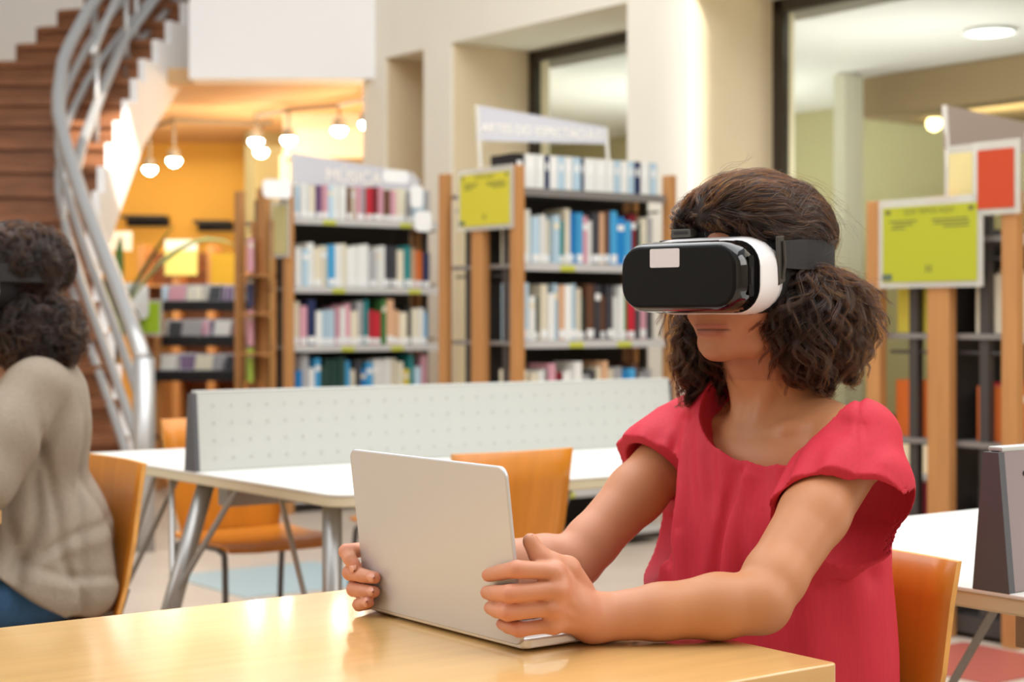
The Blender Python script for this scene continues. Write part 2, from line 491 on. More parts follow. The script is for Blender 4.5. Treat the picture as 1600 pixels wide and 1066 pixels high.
# mezzanine front, the low yellow room behind it, the hall's upper back wall
mz = MB().box(-2.38, -0.80, 12.45, 12.75, 2.93, 5.6)
struct('wall_mezzanine', mz, M_white)
struct('ceiling_back_room', MB().box(-7, -0.8, 12.75, 17.2, 2.93, 3.05), M_ceilw)
struct('wall_back', MB().box(-7, -0.8, 17.0, 17.2, 0, 2.93).box(-.95, -.8, 12.75, 17.0, 0, 2.93), M_yellow)
struct('wall_back_upper', MB().box(-8, -2.36, 16.0, 16.2, 3.05, 5.8), M_white)
bm_ = MB().box(-1.98, -0.9, 14.6, 14.95, 2.55, 2.93); struct('trim_4', bm_, mat('grey_beam', 'c7b9a6', 0.7))
struct('trim_5', MB().box(-0.98, -0.86, 13.2, 13.4, 0, 2.93), mat('orange_pillar', 'e0a050', 0.7))
struct('trim_6', MB().box(-2.05, -1.9, 14.9, 15.05, 0, 2.6), mat('pale_pillar', 'e8d8bc', 0.7))

# dark brackets on the yellow wall
for (x0, x1, y0, y1, pos) in ((197, 264, 338, 354, 'left, above the palm'), (308, 364, 346, 361, 'right, behind the glint-coloured palm leaf')):
    a, b = at(x0, y0, 16.95), at(x1, y1, 16.95)
    t = thing('wall_bracket', 'black wall bracket on the yellow wall, on the ' + pos, 'bracket', ((a[0] + b[0]) / 2, 16.9, b[2]), group='black brackets on the yellow wall')
    w = b[0] - a[0]; h = a[2] - b[2]
    obj('bracket_plate', MB().box(-w / 2, w / 2, 0.07, 0.1, 0, h), M_black, t, 0.004)
    obj('bracket_shelf', MB().hexa([(-w / 2, -.2, h - .03), (w / 2, -.12, h - .03), (-w / 2, .07, h - .03), (w / 2, .07, h - .03), (-w / 2, -.2, h), (w / 2, -.12, h), (-w / 2, .07, h), (w / 2, .07, h)]), M_black, t)

# ------------------------------------------------------------------ track lights
M_bulb = mat('glowing_bulb', 'fff3dc', 0.4, emit=('fff0d8', 70))
M_track = mat('track_grey', '8d8377', 0.4, 0.5)
spots = [(234, 265, 15.2), (272, 252, 14.6), (400, 222, 14.3), (408, 238, 14.9), (451, 219, 13.9), (530, 204, 13.6), (573, 195, 13.2)]
names = ['lowest and leftmost of the ceiling spots', 'second ceiling spot from the left over the yellow wall', 'upper of the close pair of ceiling spots',
         'lower of the close pair of ceiling spots', 'ceiling spot just right of the close pair', 'second ceiling spot from the right', 'rightmost ceiling spot beside the cream wall']
tr = thing('light_track', 'grey ceiling track carrying the glowing spot lamps over the yellow room', 'light track', (0, 0, 2.9))
tp = [at(px, py, Y) for px, py, Y in (spots[6], spots[5], spots[4], spots[2])]
obj('track_rail', MB().tube([(tp[0][0] + .1, tp[0][1] - .2, -0.02)] + [(p[0], p[1], -0.02) for p in tp], 0.02, 6), M_track, tr)
tp = [at(px, py, Y) for px, py, Y in (spots[3], spots[1], spots[0])]
obj('track_rail', MB().tube([(tp[0][0] + .1, tp[0][1] - .1, -0.02)] + [(p[0], p[1], -0.02) for p in tp] + [(tp[-1][0] - .2, tp[-1][1] + .1, -0.02)], 0.02, 6), M_track, tr)
def lathe(prof, seg=16):
    return MB().loft([[(r * math.cos(2 * math.pi * k / seg), r * math.sin(2 * math.pi * k / seg), z) for k in range(seg)] for r, z in prof])
for (px, py, Y), nm in zip(spots, names):
    p = at(px, py, Y)
    t = thing('spot_lamp', 'glowing ' + nm, 'spot lamp', tuple(p), group='spot lamps on the ceiling tracks')
    obj('stem', MB().tube([(0, 0, 0.05), (0, 0, 2.88 - p[2])], 0.012, 6), M_track, t)
    obj('lamp_head', lathe([(0.03, 0.10), (0.05, 0.085), (0.055, 0.0), (0.05, 0.0), (0.045, 0.07)]), M_track, t)
    obj('bulb', lathe([(0.01, -0.045), (0.04, -0.03), (0.060, 0.0), (0.05, 0.03), (0.02, 0.05)]), M_bulb, t, smooth=True)
    light('spot_glow', 'POINT', (p[0], p[1], p[2] - 0.12), 5, (1, 0.8, 0.5), size=0.05)

# office lights seen through the glass
def office(px, py, u):
    k = (px - 800) / F_PX; Y = u / (A[0] * k + A[1]); return at(px, py, Y)
def plane_z(px, py, z):
    Y = (z - CAM_H) * F_PX / (HORIZON - py); return at(px, py, Y)
p = plane_z(1547, 49, 2.95)
t = thing('ceiling_downlight', 'round white downlight in the ceiling behind the right-hand glass', 'ceiling light', tuple(p))
obj('rim', lathe([(0.16, 0.0), (0.17, -0.012), (0.14, -0.014), (0.14, 0.0)], 24), M_white, t)
obj('diffuser', lathe([(0.0, -0.004), (0.14, -0.006), (0.14, -0.002)], 24), mat('downlight_glow', 'ffffff', 0.5, emit=('fffdf6', 6)), t)
p = office(1590, 158, 10.15)
t = thing('wall_lamp', 'long warm glowing lamp under the office bulkhead at the right edge', 'lamp', tuple(p), TH + math.pi / 2)
obj('lamp_tube', MB().tube([(-.45, 0, 0), (.32, 0, 0)], 0.045, 10), mat('warm_tube_glow', 'fff2d0', 0.5, emit=('ffe6ae', 5)), t)
obj('lamp_housing', MB().box(-.5, .37, -.06, .06, .05, .10), M_track, t, 0.006)
light('lamp_glow', 'AREA', tuple(p - A * 0.3 - UP * .05), 10, (1, 0.86, 0.55), tuple(p + A * .5 + UP * .6), 0.6)
p = office(1460, 193, 10.1)
t = thing('globe_lamp', 'small warm globe lamp seen through the glass left of the acrylic sign', 'lamp', tuple(p))
obj('globe', lathe([(0.005, -.06), (.045, -.04), (.06, 0), (.045, .04), (.015, .06)]), mat('globe_glow', 'fff0c8', 0.5, emit=('ffe2a0', 8)), t, smooth=True)
obj('stem', MB().tube([(0, 0, .05), (0, 0, 2.94 - p[2])], .008, 6), M_track, t)

# ------------------------------------------------------------------ staircase
P_E = [(-1.83, 8.4, 0), (-2.66, 10.5, 1.55), (-2.73, 11.1, 1.97), (-2.747, 11.7, 2.39), (-2.737, 12.35, 2.87), (-2.63, 12.85, 3.26), (-2.47, 13.3, 3.65), (-2.1, 13.8, 4.2), (-1.6, 14.1, 4.7)]
def path_at(P, z):
    P = np.array(P); return np.array([np.interp(z, P[:, 2], P[:, 0]), np.interp(z, P[:, 2], P[:, 1])])
st = thing('staircase', 'curved wooden staircase with white stringer and tubular metal railing at left', 'staircase', (-2.6, 10.8, 0))
sb = np.array([-2.6, 10.8, 0])
RISE, NST = 0.18, 24
def left_n(z):
    d = path_at(P_E, z + 0.25) - path_at(P_E, max(z - 0.25, 0)); d /= np.linalg.norm(d); return np.array([-d[1], d[0]])
edge = [path_at(P_E, RISE * i) for i in range(NST + 1)]; ln_ = [left_n(RISE * i) for i in range(NST + 1)]
Wst = 1.05
for i in range(NST):
    z0, z1 = RISE * i, RISE * (i + 1)
    r0, r1 = edge[i], edge[i + 1]; l0, l1 = r0 + ln_[i] * Wst, r1 + ln_[i + 1] * Wst
    d = (r1 - r0) / np.linalg.norm(r1 - r0)
    mb = MB()
    q = lambda p, z: (p[0] - sb[0], p[1] - sb[1], z)
    r0n, l0n = r0 - d * 0.03, l0 - d * 0.03
    mb.hexa([q(r0n, z1 - .045), q(l0n, z1 - .045), q(r1, z1 - .045), q(l1, z1 - .045), q(r0n, z1), q(l0n, z1), q(r1, z1), q(l1, z1)])
    rb, lb = r0 + d * 0.03, l0 + d * 0.03
    mb.hexa([q(r0, max(z0 - .045, 0)), q(l0, max(z0 - .045, 0)), q(rb, max(z0 - .045, 0)), q(lb, max(z0 - .045, 0)), q(r0, z1 - .045), q(l0, z1 - .045), q(rb, z1 - .045), q(lb, z1 - .045)])
    obj('step', mb, M_stairwood, st)
def stringer(side):
    mb = MB(); top = []; bot = []
    for i in range(NST):
        base0 = edge[i] + (ln_[i] * Wst if side else 0); base1 = edge[i + 1] + (ln_[i + 1] * Wst if side else 0)
        top += [(base0, RISE * (i + 1)), (base1, RISE * (i + 1))]
        bot += [(base0, max(RISE * i - 0.44, -.0)), (base1, max(RISE * (i + 1) - 0.44, 0.0))]
    n0 = [ln_[min(i // 2 + (i % 2), NST)] for i in range(2 * NST)]
    sg = 1 if side else -1
    a = [(p[0] - sb[0] + sg * n[0] * .0, p[1] - sb[1] + sg * n[1] * .0) for (p, z), n in zip(top, n0)]
    b = [(p[0] - sb[0] + sg * n[0] * .05, p[1] - sb[1] + sg * n[1] * .05) for (p, z), n in zip(top, n0)]
    rings = [[(a[i][0], a[i][1], bot[i][1]), (b[i][0], b[i][1], bot[i][1]), (b[i][0], b[i][1], top[i][1]), (a[i][0], a[i][1], top[i][1])] for i in range(2 * NST)]
    return mb.loft(rings)
obj('stringer', stringer(0), M_white, st); obj('stringer', stringer(1), mat('brown_stringer', '7a4a2c', 0.5), st)
P_R = [(-1.83, 8.4, 0), (-2.12, 9.0, .42), (-2.45, 9.67, .87), (-2.72, 10.3, 1.25), (-2.91, 10.8, 1.56), (-3.05, 11.5, 2.0), (-3.02, 12.1, 2.45), (-2.86, 12.7, 2.95), (-2.6, 13.2, 3.45), (-2.3, 13.6, 3.95)]
def rail(dz, r, z_from=0.0, P=P_R, inset=0.0):
    pts = []
    for z in np.arange(z_from, P[-1][2] + 0.01, 0.15):
        p = path_at(P, z); pts.append((p[0] - sb[0] - inset, p[1] - sb[1], z + dz))
    return MB().tube(pts, r, 10)
obj('handrail', rail(.95, .044), M_rail, st, smooth=True)
for dz in (.70, .45, .22): obj('rail_bar', rail(dz, .026), M_rail, st, smooth=True)
E2 = [p for p in P_E if 1.5 < p[2] < 4.3]
obj('rail_bar', rail(.32, .036, 1.55, E2, .1), M_rail, st, smooth=True)
obj('rail_bar', rail(.75, .026, 2.2, E2, .1), M_rail, st, smooth=True)
for z in (0.0, 1.3, 1.95, 2.5, 3.0, 3.5):
    p = path_at(P_R, z)
    obj('newel_post' if z == 0 else 'baluster', MB().tube([(p[0] - sb[0], p[1] - sb[1], 0 if z == 0 else z - .05), (p[0] - sb[0], p[1] - sb[1], z + .96)], .055 if z == 0 else .022, 12), M_rail, st, smooth=True)
for z in (2.3, 2.9, 3.5):
    p = path_at(P_E, z)
    obj('baluster', MB().tube([(p[0] - sb[0] - .1, p[1] - sb[1], z), (p[0] - sb[0] - .1, p[1] - sb[1], z + .8)], .02, 8), M_rail, st, smooth=True)
# ------------------------------------------------------------------ tables
M_tabletop = mat('honey_beech_tabletop', 'dcb070', 0.2, var=0.06, scale=5, stretch=(0.5, 9, 9), spec=0.6, coat=0.6)
M_whitetop = mat('white_laminate', 'e2e1dc', 0.4)
M_whiteedge = mat('cream_table_edge', 'd3c8aa', 0.5)
M_grille = mat('light_grey_metal_screen', 'bfc1bc', 0.55)
M_grilledark = mat('dark_screen_end', '55565a', 0.55)
M_chairwood = mat('orange_beech_plywood', 'cf7f22', 0.32, var=0.07, scale=5, stretch=(7, 7, 0.6), coat=0.15)
M_ply = mat('pale_plywood_edge', 'e0a558', 0.5, var=0.15, scale=20, stretch=(6, 1, 1))
M_leg = mat('grey_metal_leg', 'a5a3a0', 0.35, 0.7)
M_chairleg = mat('dark_metal_chair_leg', '6c6a6a', 0.35, 0.7)

def slab(u0, u1, v0, v1, r):
    return rrect(u1 - u0, v1 - v0, r, 6)
def wooden_table(u0, u1, v0, v1, label):
    c = uv((u0 + u1) / 2, (v0 + v1) / 2)
    t = thing('wooden_table', label, 'table', tuple(c), TH)
    w, d = u1 - u0, v1 - v0
    obj('tabletop', MB().prism(rrect(w, d, 0.006, 2), 0.71, 0.74), M_tabletop, t, 0.002)
    for sx in (-1, 1):
        for sy in (-1, 1):
            obj('leg', MB().box(sx * (w / 2 - .10) - .03, sx * (w / 2 - .10) + .03, sy * (d / 2 - .1) - .03, sy * (d / 2 - .1) + .03, 0, .71), M_beech, t, 0.003)
        obj('apron', MB().box(sx * (w / 2 - .10) - .012, sx * (w / 2 - .10) + .012, -d / 2 + .13, d / 2 - .13, .63, .71), M_beech, t)
    for sy in (-1, 1):
        obj('apron', MB().box(-w / 2 + .13, w / 2 - .13, sy * (d / 2 - .1) - .012, sy * (d / 2 - .1) + .012, .63, .71), M_beech, t)
    return t
wooden_table(-0.15, 1.515, 1.391, 2.215, 'honey-coloured wooden table in front, under the laptop')
wooden_table(-0.35, 1.285, 3.58, 4.4, 'wooden table of which only a corner shows at the left edge, before the seated person')

def white_desk(u0, u1, v0, v1, vd, label, slabel, dark=False):
    c = uv((u0 + u1) / 2, (v0 + v1) / 2)
    t = thing('white_desk', label, 'desk', tuple(c), TH, 'white reading desks')
    w, d = u1 - u0, v1 - v0
    obj('desktop', MB().prism(rrect(w, d, 0.06, 6), 0.733, 0.74), M_whitetop, t, 0.002)
    obj('desktop_edge', MB().prism(rrect(w - .004, d - .004, 0.06, 6), 0.708, 0.7335), M_whiteedge, t, 0.004)
    yd = vd - (v0 + v1) / 2; ins = .45 if dark else 0.0
    for sx in (-1, 1):
        # splayed thick leg in the middle of the end, straight legs at the corners with two thin struts each
        obj('leg', MB().tube([(sx * (w / 2 - .05 - ins), yd, .71), (sx * (w / 2 + .06 - ins), yd, .36), (sx * (w / 2 + .12 - ins), yd, 0.0)], [.024, .026, .036], 12), M_leg, t, smooth=True)
        for sy in (-1, 1):
            lx, ly = sx * (w / 2 - .05 - ins), sy * (d / 2 - .10)
            lg = obj('leg', MB().tube([(lx, ly, .71), (lx, ly, 0.0)], .024, 12), M_leg, t, smooth=True)
            for (dx, dy) in ((-sx * .02, -sy * .30), (-sx * .26, sy * .0)):
                obj('strut', MB().tube([(lx, ly, .22), (lx + dx, ly + dy, .71)], .008, 6), M_leg, lg)
        for q in (-.2, .2):
            obj('strut', MB().tube([(sx * (w / 2 + .05 - ins), yd, .40), (sx * (w / 2 - .04 - ins), yd + q, .71)], .008, 6), M_leg, t)
    obj('under_beam', MB().box(-w / 2 + .1, w / 2 - .1, yd - .03, yd + .03, .64, .708), M_leg, t)
    # perforated divider standing on the desk
    s = thing('desk_screen', slabel, 'desk screen', tuple(uv((u0 + u1) / 2, vd, .74)), TH, 'perforated desk screens')
    L, H, T = w - .02, .213, .034
    pan = obj('panel', MB().hexa([(-L / 2, -T, 0), (L / 2, -T, 0), (-L / 2, -T + .006, 0), (L / 2, -T + .006, 0), (-L / 2, -.012, H), (L / 2 - .02, -.012, H), (-L / 2, -.006, H), (L / 2 - .02, -.006, H)]), mat('shaded_grey_screen', '938485', 0.5) if dark else M_grille, s, 0.003)  # dark variant: shade is put into the front panel's colour
    obj('panel', MB().hexa([(-L / 2, T - .006, 0), (L / 2, T - .006, 0), (-L / 2, T, 0), (L / 2, T, 0), (-L / 2, .006, H), (L / 2 - .02, .006, H), (-L / 2, .012, H), (L / 2 - .02, .012, H)]), M_grille, s, 0.003)
    for sx in (-1, 1):
        x = sx * (L / 2 - (.012 if sx > 0 else 0)) 
        obj('end_cap', MB().prism([(-T, 0), (T, 0), (.014, H - .003), (-.014, H - .003)], -.010, .004, axes=((x, 0, 0), (0, 1, 0), (0, 0, 1), (1, 0, 0))), M_grilledark, s)
    obj('top_rail', MB().box(-L / 2, L / 2 - .02, -.013, .013, H - .002, H + .005), M_grille, s, .002)
    holes = MB(); nx = int(L / .055)
    for i in range(nx):
        for j in range(4):
            x = -L / 2 + .05 + i * .055; z = .035 + j * .047; y = -T + (T - .012) * z / H - .0004
            holes.prism([(.0042 * math.cos(a), .0042 * math.sin(a)) for a in [2 * math.pi * k / 8 for k in range(8)]], 0, .0006, axes=((x, y, z), (1, 0, 0), (0, .11, 1), (0, -1, 0)))
    h = obj('perforations', holes, mat('dim_hole', 'abaca7', 0.7) if not dark else M_black, pan); h['kind'] = 'stuff'
    return t
white_desk(2.02, 3.77, 3.42, 4.96, 4.19, 'long white desk in the middle, with the pale perforated screen on it', 'long light grey perforated screen on the middle white desk')
white_desk(2.10, 3.90, 0.80, 2.345, 1.62, 'white desk at the right, behind the chair of the woman in red', 'shade-coloured grey screen at the right edge, on the right-hand white desk', True)

# ------------------------------------------------------------------ chairs: bent plywood on metal tube
def chair(label, loc, rz, H=0.82, w=0.42):
    t = thing('plywood_chair', label, 'chair', tuple(loc), rz, 'orange plywood chairs')
    zs = [.40, .46, .54, .64, .74, H]; ys = [-.165, -.185, -.20, -.212, -.222, -.232]
    hw = [w * .36, w * .40, w * .44, w * .475, w * .49, w * .5]
    rings = []; n = 9; th = .011
    for z, y, h in zip(zs, ys, hw):
        r = []
        xs = [-h + 2 * h * k / (n - 1) for k in range(n)]
        f = lambda x: y - .022 * (1 - (x / h) ** 2)
        r += [(x, f(x) + th / 2, z) for x in xs] + [(x, f(x) - th / 2, z) for x in reversed(xs)]
        rings.append(r)
    me = MB().loft(rings)
    # side faces show the plies
    o = obj('backrest', me, [M_chairwood, M_ply], t, smooth=False)
    m2 = o.data
    for p in m2.polygons:
        nrm = p.normal
        if abs(nrm.x) > .85 or p.index >= len(m2.polygons) - 2: p.material_index = 1
        else: p.use_smooth = True
    prof = [(-.19, .452), (-.10, .444), (0.0, .442), (.10, .448), (.17, .448), (.205, .432)]
    rings = []
    for y, z in prof:
        hw_ = w * .47 if y < .18 else w * .44
        rings.append([(-hw_, y, z), (-hw_ * .5, y, z - .006), (hw_ * .5, y, z - .006), (hw_, y, z), (hw_, y, z - .013), (hw_ * .5, y, z - .019), (-hw_ * .5, y, z - .019), (-hw_, y, z - .013)])
    obj('seat', MB().loft(rings), M_chairwood, t, .002)
    for sx in (-1, 1):
        x = sx * w * .43
        obj('leg', MB().tube(smooth_path([(x * 1.06, .19, 0), (x, .165, .36), (x, .14, .418), (x, .05, .424)], 5), .0105, 8), M_chairleg, t, smooth=True)
        obj('leg', MB().tube(smooth_path([(x * 1.06, -.23, 0), (x, -.19, .34), (x, -.15, .418), (x, .05, .424)], 5), .0105, 8), M_chairleg, t, smooth=True)
        obj('back_bracket', MB().tube([(sx * w * .25, -.15, .424), (sx * w * .25, -.205, .43), (sx * w * .27, -.232, .52)], .008, 8), M_chairleg, t, smooth=True)
    obj('cross_bar', MB().tube([(-w * .43, .05, .424), (w * .43, .05, .424)], .009, 8), M_chairleg, t)
    obj('cross_bar', MB().tube([(-w * .43, -.15, .42), (w * .43, -.15, .42)], .009, 8), M_chairleg, t)
    return t
q = math.pi / 2
chair('orange plywood chair the woman in red sits on', uv(1.745, 1.79), TH + q, .80, .42)
chair('orange plywood chair behind the laptop, its back against the middle white desk', uv(2.50, 3.60), TH, .825, .37)
chair('orange plywood chair under the person in the beige sweater', uv(1.40, 3.83), TH + q, .82, .42)
chair('plywood chair on the far side of the white desk, its left edge past the screen', uv(2.63, 4.96), TH + math.pi, .82, .46)
chair('plywood chair on the far side of the white desk, half hidden by the laptop', uv(3.32, 4.98), TH + math.pi, .80, .44)
# ------------------------------------------------------------------ bookcases
M_shelf = mat('grey_steel_shelf', '8f8b88', 0.45, 0.3)
M_shelflip = mat('pale_shelf_lip', 'c9c7c5', 0.45)
M_tagy = mat('yellow_green_shelf_tag', 'c8cb4a', 0.6)
M_acryl = mat('clear_acrylic_holder', 'e4e2d8', 0.25, alpha=0.55)
M_yel = mat('yellow_green_paper', 'c9c432', 0.6)
M_ink = mat('faded_ink', '6d6f3a', 0.7)
M_signp = mat('lavender_grey_sign', 'cfcfd8', 0.4)
M_letter = mat('cream_lettering', 'fbf6ea', 0.6)
M_cover = object_color_mat('book_cover')
M_pages = mat('book_pages', 'ece2cb', 0.8)
M_sticker = mat('white_spine_sticker', 'f4f4f2', 0.6)

def bookcase(name, label, u, v, W, D, Hp, shelves, group=None, top=None):
    t = thing(name, label, 'bookcase', tuple(uv(u, v)), TH, 'library bookcases')
    for x in ((-.02, W + .02)):
        for (y, w) in ((0.0, .065), (D / 2, .10), (D, .065)):
            obj('post', MB().box(x - .022, x + .022, y - w / 2, y + w / 2, 0, Hp), M_beech, t, .004)
    for x in (.03, W - .03):
        for y in (D * .24, D * .76):
            obj('upright', MB().box(x - .015, x + .015, y - .02, y + .02, .02, Hp - .06), M_dark, t)
        for z in np.arange(.35, Hp - .1, .34):
            obj('tie_bar', MB().tube([(x, .03, z), (x, D - .03, z)], .007, 6), M_dark, t)
    obj('back_panel_or_added_sheet', MB().box(.04, W - .04, D / 2 - .006, D / 2 + .006, .05, min(Hp, max(shelves) + .04)), mat('dark_gap_sheet', '3a3532', 0.8), t)  # dark sheet added so the gaps between books look dark
    obj('plinth', MB().box(.0, W, .03, D - .03, 0.02, .08), M_dark, t)
    for i, z in enumerate(shelves):
        for (y0, y1, yl) in ((.01, D / 2 - .02, .0), (D / 2 + .02, D - .01, D)):
            sh = obj('shelf', MB().box(.005, W - .005, y0, y1, z - .02, z), M_shelf, t)
        obj('shelf_lip', MB().box(.005, W - .005, .0, .012, z - .034, z + .006), M_shelf if (i == 0 and W < 1) else M_shelflip, sh)
        for k in range(0 if (i == 0 and W < 1) else 2):
            xx = W * (.2 + .45 * k + .06 * ((i * 7 + k) % 3))
            obj('shelf_tag', MB().box(xx, xx + .09, -.003, .0, z - .032, z - .006), M_tagy, sh)
    return t

rng = random.Random(7)
PAL = {'white': 'eeeeea', 'ivory': 'e6dcc4', 'pale blue': 'b9d3e2', 'sky blue': '4aa7dc', 'bright blue': '1f82c9', 'navy': '27335c', 'dark grey': '45444a', 'black': '1d1c20',
       'grey': 'a9a9ac', 'red': 'c8283a', 'dark red': '83232f', 'pink': 'd9a0ae', 'purple': '6d4a75', 'peach': 'dfb18c', 'orange': 'd26a2a', 'brown': '6e4a36',
       'green': '4f8a4c', 'dark green': '27463f', 'teal': '2d8f92', 'yellow': 'd9c64a', 'lime': 'a9c54a', 'cream': 'ece6cf'}
ORD = ['first', 'second', 'third', 'fourth', 'fifth', 'sixth', 'seventh', 'eighth', 'ninth', 'tenth', 'eleventh', 'twelfth', 'thirteenth', 'fourteenth', 'fifteenth', 'sixteenth', 'seventeenth',
       'eighteenth', 'nineteenth', 'twentieth', 'twenty-first', 'twenty-second', 'twenty-third', 'twenty-fourth', 'twenty-fifth', 'twenty-sixth', 'twenty-seventh', 'twenty-eighth', 'twenty-ninth', 'thirtieth']
BOOKS = {}
def book_mesh(w, sticker):
    key = (round(w, 3), sticker)
    if key in BOOKS: return BOOKS[key]
    b = MB(); d, h = .17, 1.0
    b.box(0, .0018, 0, d, 0, h, 0); b.box(w - .0018, w, 0, d, 0, h, 0)
    b.hexa([(0, 0, 0), (w, 0, 0), (0, .002, 0), (w, .002, 0), (0, 0, h), (w, 0, h), (0, .002, h), (w, .002, h)], 0)
    b.box(.0018, w - .0018, .002, d - .004, .012, h - .012, 1)
    if sticker: b.box(.001, w - .001, -.0012, 0, .05, .20, 2)
    else: b.box(.002, w - .002, -.001, 0, .72, .84, 2 if rng.random() < .3 else 1)
    me = b.mesh('book')
    for m in (M_cover, M_pages, M_sticker): me.materials.append(m)
    BOOKS[key] = me
    return me
def row(case, origin, x0, x1, z, seq, hmin, hmax, place, group, tmin=.02, tmax=.045, y=.02, big=None, sticker=.75, rz=TH):
    """stand books along a shelf; seq is the order of cover colours read from the photograph"""
    x = x0; i = 0; n = 0
    while x < x1 - tmin and n < 30:
        c = seq[i % len(seq)]; i += 1
        if c is None: x += .035; continue
        w = round(rng.uniform(tmin, tmax) / .005) * .005
        if x + w > x1: break
        h = rng.uniform(hmin, hmax); yy = y + rng.uniform(0, .03)
        o = bpy.data.objects.new('book', book_mesh(w, rng.random() < sticker)); COL.objects.link(o)
        o.location = tuple(origin + math.cos(rz) * np.array([x, 0, 0]) + math.sin(rz) * np.array([0, x, 0]) + np.array([-math.sin(rz), math.cos(rz), 0]) * yy + UP * (z + .0005))
        o.rotation_euler = (0, 0, rz); o.scale = (1, 1, h)
        base = lin(PAL[c]); f = rng.uniform(.88, 1.1)
        o.color = (*[min(1, b * f) for b in base], 1)
        tag(o, '%s book, %s from the left on %s' % (c, ORD[n], place), 'book', group)
        n += 1; x += w + rng.choice((.001, .001, .002, .004))

# --- left bookcase (music)
LW = 1.075
lc = bookcase('bookcase', 'left-hand bookcase with a grey sign on top, beside the yellow room', 4.92, 8.84, LW, .62, 1.95, [1.757, 1.346, .993, .64, .29, .09])
o = uv(4.92, 8.84)
g = 'books in the left-hand bookcase'
row('l', o, .04, LW - .06, 1.758, ['pale blue', 'white', 'white', 'ivory', 'purple', 'pink', 'pale blue', 'white', 'white', 'brown', 'ivory', 'pink', 'grey', 'red', 'dark red', 'pink', 'brown', 'pink', 'ivory', 'cream', 'grey', 'pale blue', 'pale blue', 'grey'], .19, .215, 'the top shelf of the left-hand bookcase', g, .03, .045)
row('l', o, .04, LW - .04, 1.347, ['white', 'pale blue', 'white', 'ivory', 'ivory', 'sky blue', 'white', 'cream', 'white', 'white', 'white', 'white', 'grey', 'white', 'white', 'dark grey', 'dark grey', 'ivory', 'teal', 'peach', 'orange', 'navy', 'grey', 'peach', 'teal'], .22, .27, 'the second shelf of the left-hand bookcase', g, .03, .05)
row('l', o, .04, LW - .04, .994, ['ivory', 'pink', 'navy', 'white', 'pale blue', 'pale blue', 'pink', 'white', 'pink', 'ivory', 'grey', 'teal', 'red', 'red', 'green', 'peach', 'peach', 'ivory', 'black', 'cream', 'white', 'sky blue', 'white', 'white', 'grey', 'ivory', 'grey'], .20, .285, 'the third shelf of the left-hand bookcase', g, .028, .05)
row('l', o, .04, LW - .04, .641, ['bright blue', 'grey', 'white', 'sky blue', 'dark green', 'dark green', 'dark green', 'dark green', 'sky blue', 'ivory', 'dark grey', 'bright blue', 'sky blue', 'white', 'white', 'white', 'ivory', 'cream', 'yellow', 'teal', 'pale blue', 'pink', 'grey', 'brown'], .20, .30, 'the fourth shelf of the left-hand bookcase', g, .03, .05)
# --- middle bookcase (performing arts)
MW = .945
mc = bookcase('bookcase', 'middle bookcase with a tapering white sign and magazine boxes on top', 4.92, 6.57, MW, .62, 1.9, [1.79, 1.425, 1.045, .67, .30, .09])
o = uv(4.92, 6.57); g = 'books in the middle bookcase'
row('m', o, .03, MW - .05, 1.426, ['cream', 'white', 'pale blue', 'white', 'ivory', 'pale blue', 'teal', 'ivory', 'bright blue', 'sky blue', 'pink', 'white', 'dark grey', 'peach', 'brown', 'sky blue', 'bright blue', 'sky blue', 'dark red', 'dark green', 'cream', 'grey', 'dark red', 'pink', 'pink', 'dark grey'], .21, .285, 'the upper shelf of the middle bookcase', g, .026, .045)
row('m', o, .03, MW - .05, 1.046, ['pale blue', 'white', 'dark green', 'ivory', 'white', 'pale blue', 'peach', 'white', 'pale blue', 'ivory', 'dark green', 'brown', 'dark grey', 'brown', 'dark grey', 'white', 'white', 'green', 'red', 'dark grey', 'pink', 'dark grey', 'grey'], .20, .285, 'the middle shelf of the middle bookcase', g, .028, .048)
row('m', o, .03, MW - .05, .671, ['cream', 'ivory', 'white', 'grey', 'pink', 'dark red', 'white', 'white', 'white', 'grey', 'dark grey', 'ivory', 'peach', 'ivory', 'grey', 'bright blue', 'sky blue', 'brown', 'grey', 'grey', 'dark grey'], .20, .27, 'the lower shelf of the middle bookcase', g, .03, .05)
row('m', o, .50, MW - .05, .301, ['black', 'dark grey', 'lime', 'black', 'ivory', 'black', 'dark grey'], .22, .27, 'the bottom shelf of the middle bookcase', g, .04, .06)
# magazine boxes standing on top
def magbox(c, x, w, n):
    t = bpy.data.objects.new('magazine_box', BOXES.setdefault(w, None) or mag_mesh(w)); COL.objects.link(t)
    t.location = tuple(uv(4.92, 6.57, 1.7905) + A * x + B * .05); t.rotation_euler = (0, 0, TH)
    t.color = (*lin(PAL[c]), 1)
    tag(t, '%s magazine box, %s from the left on top of the middle bookcase' % (c, ORD[n]), 'magazine box', 'magazine boxes on the middle bookcase')
BOXES = {}
def mag_mesh(w):
    b = MB()
    b.box(0, w, 0, .003, 0, .175); b.box(0, w, .197, .2, 0, .175); b.box(0, .003, 0, .2, 0, .175); b.box(w - .003, w, 0, .2, 0, .175); b.box(0, w, 0, .2, 0, .003)
    b.box(w * .25, w * .75, -.001, 0, .10, .14, 1); b.box(.005, w - .005, .01, .19, .01, .165, 2)
    me = b.mesh('magazine_box')
    for m in (M_cover, M_sticker, M_pages): me.materials.append(m)
    BOXES[w] = me
    return me
x = -.18
for n, (c, w) in enumerate([('black', .06), ('white', .07), ('white', .05), ('navy', .03), ('white', .05), ('pale blue', .04), ('white', .05), ('pale blue', .05), ('navy', .02), ('white', .07), ('white', .07), ('white', .05), ('pale blue', .04), ('white', .05), ('pale blue', .04), ('navy', .04), ('white', .06), ('pale blue', .05)]):
    if x < -.02: x = 0.0
    magbox(c, x, w, n); x += w + .002
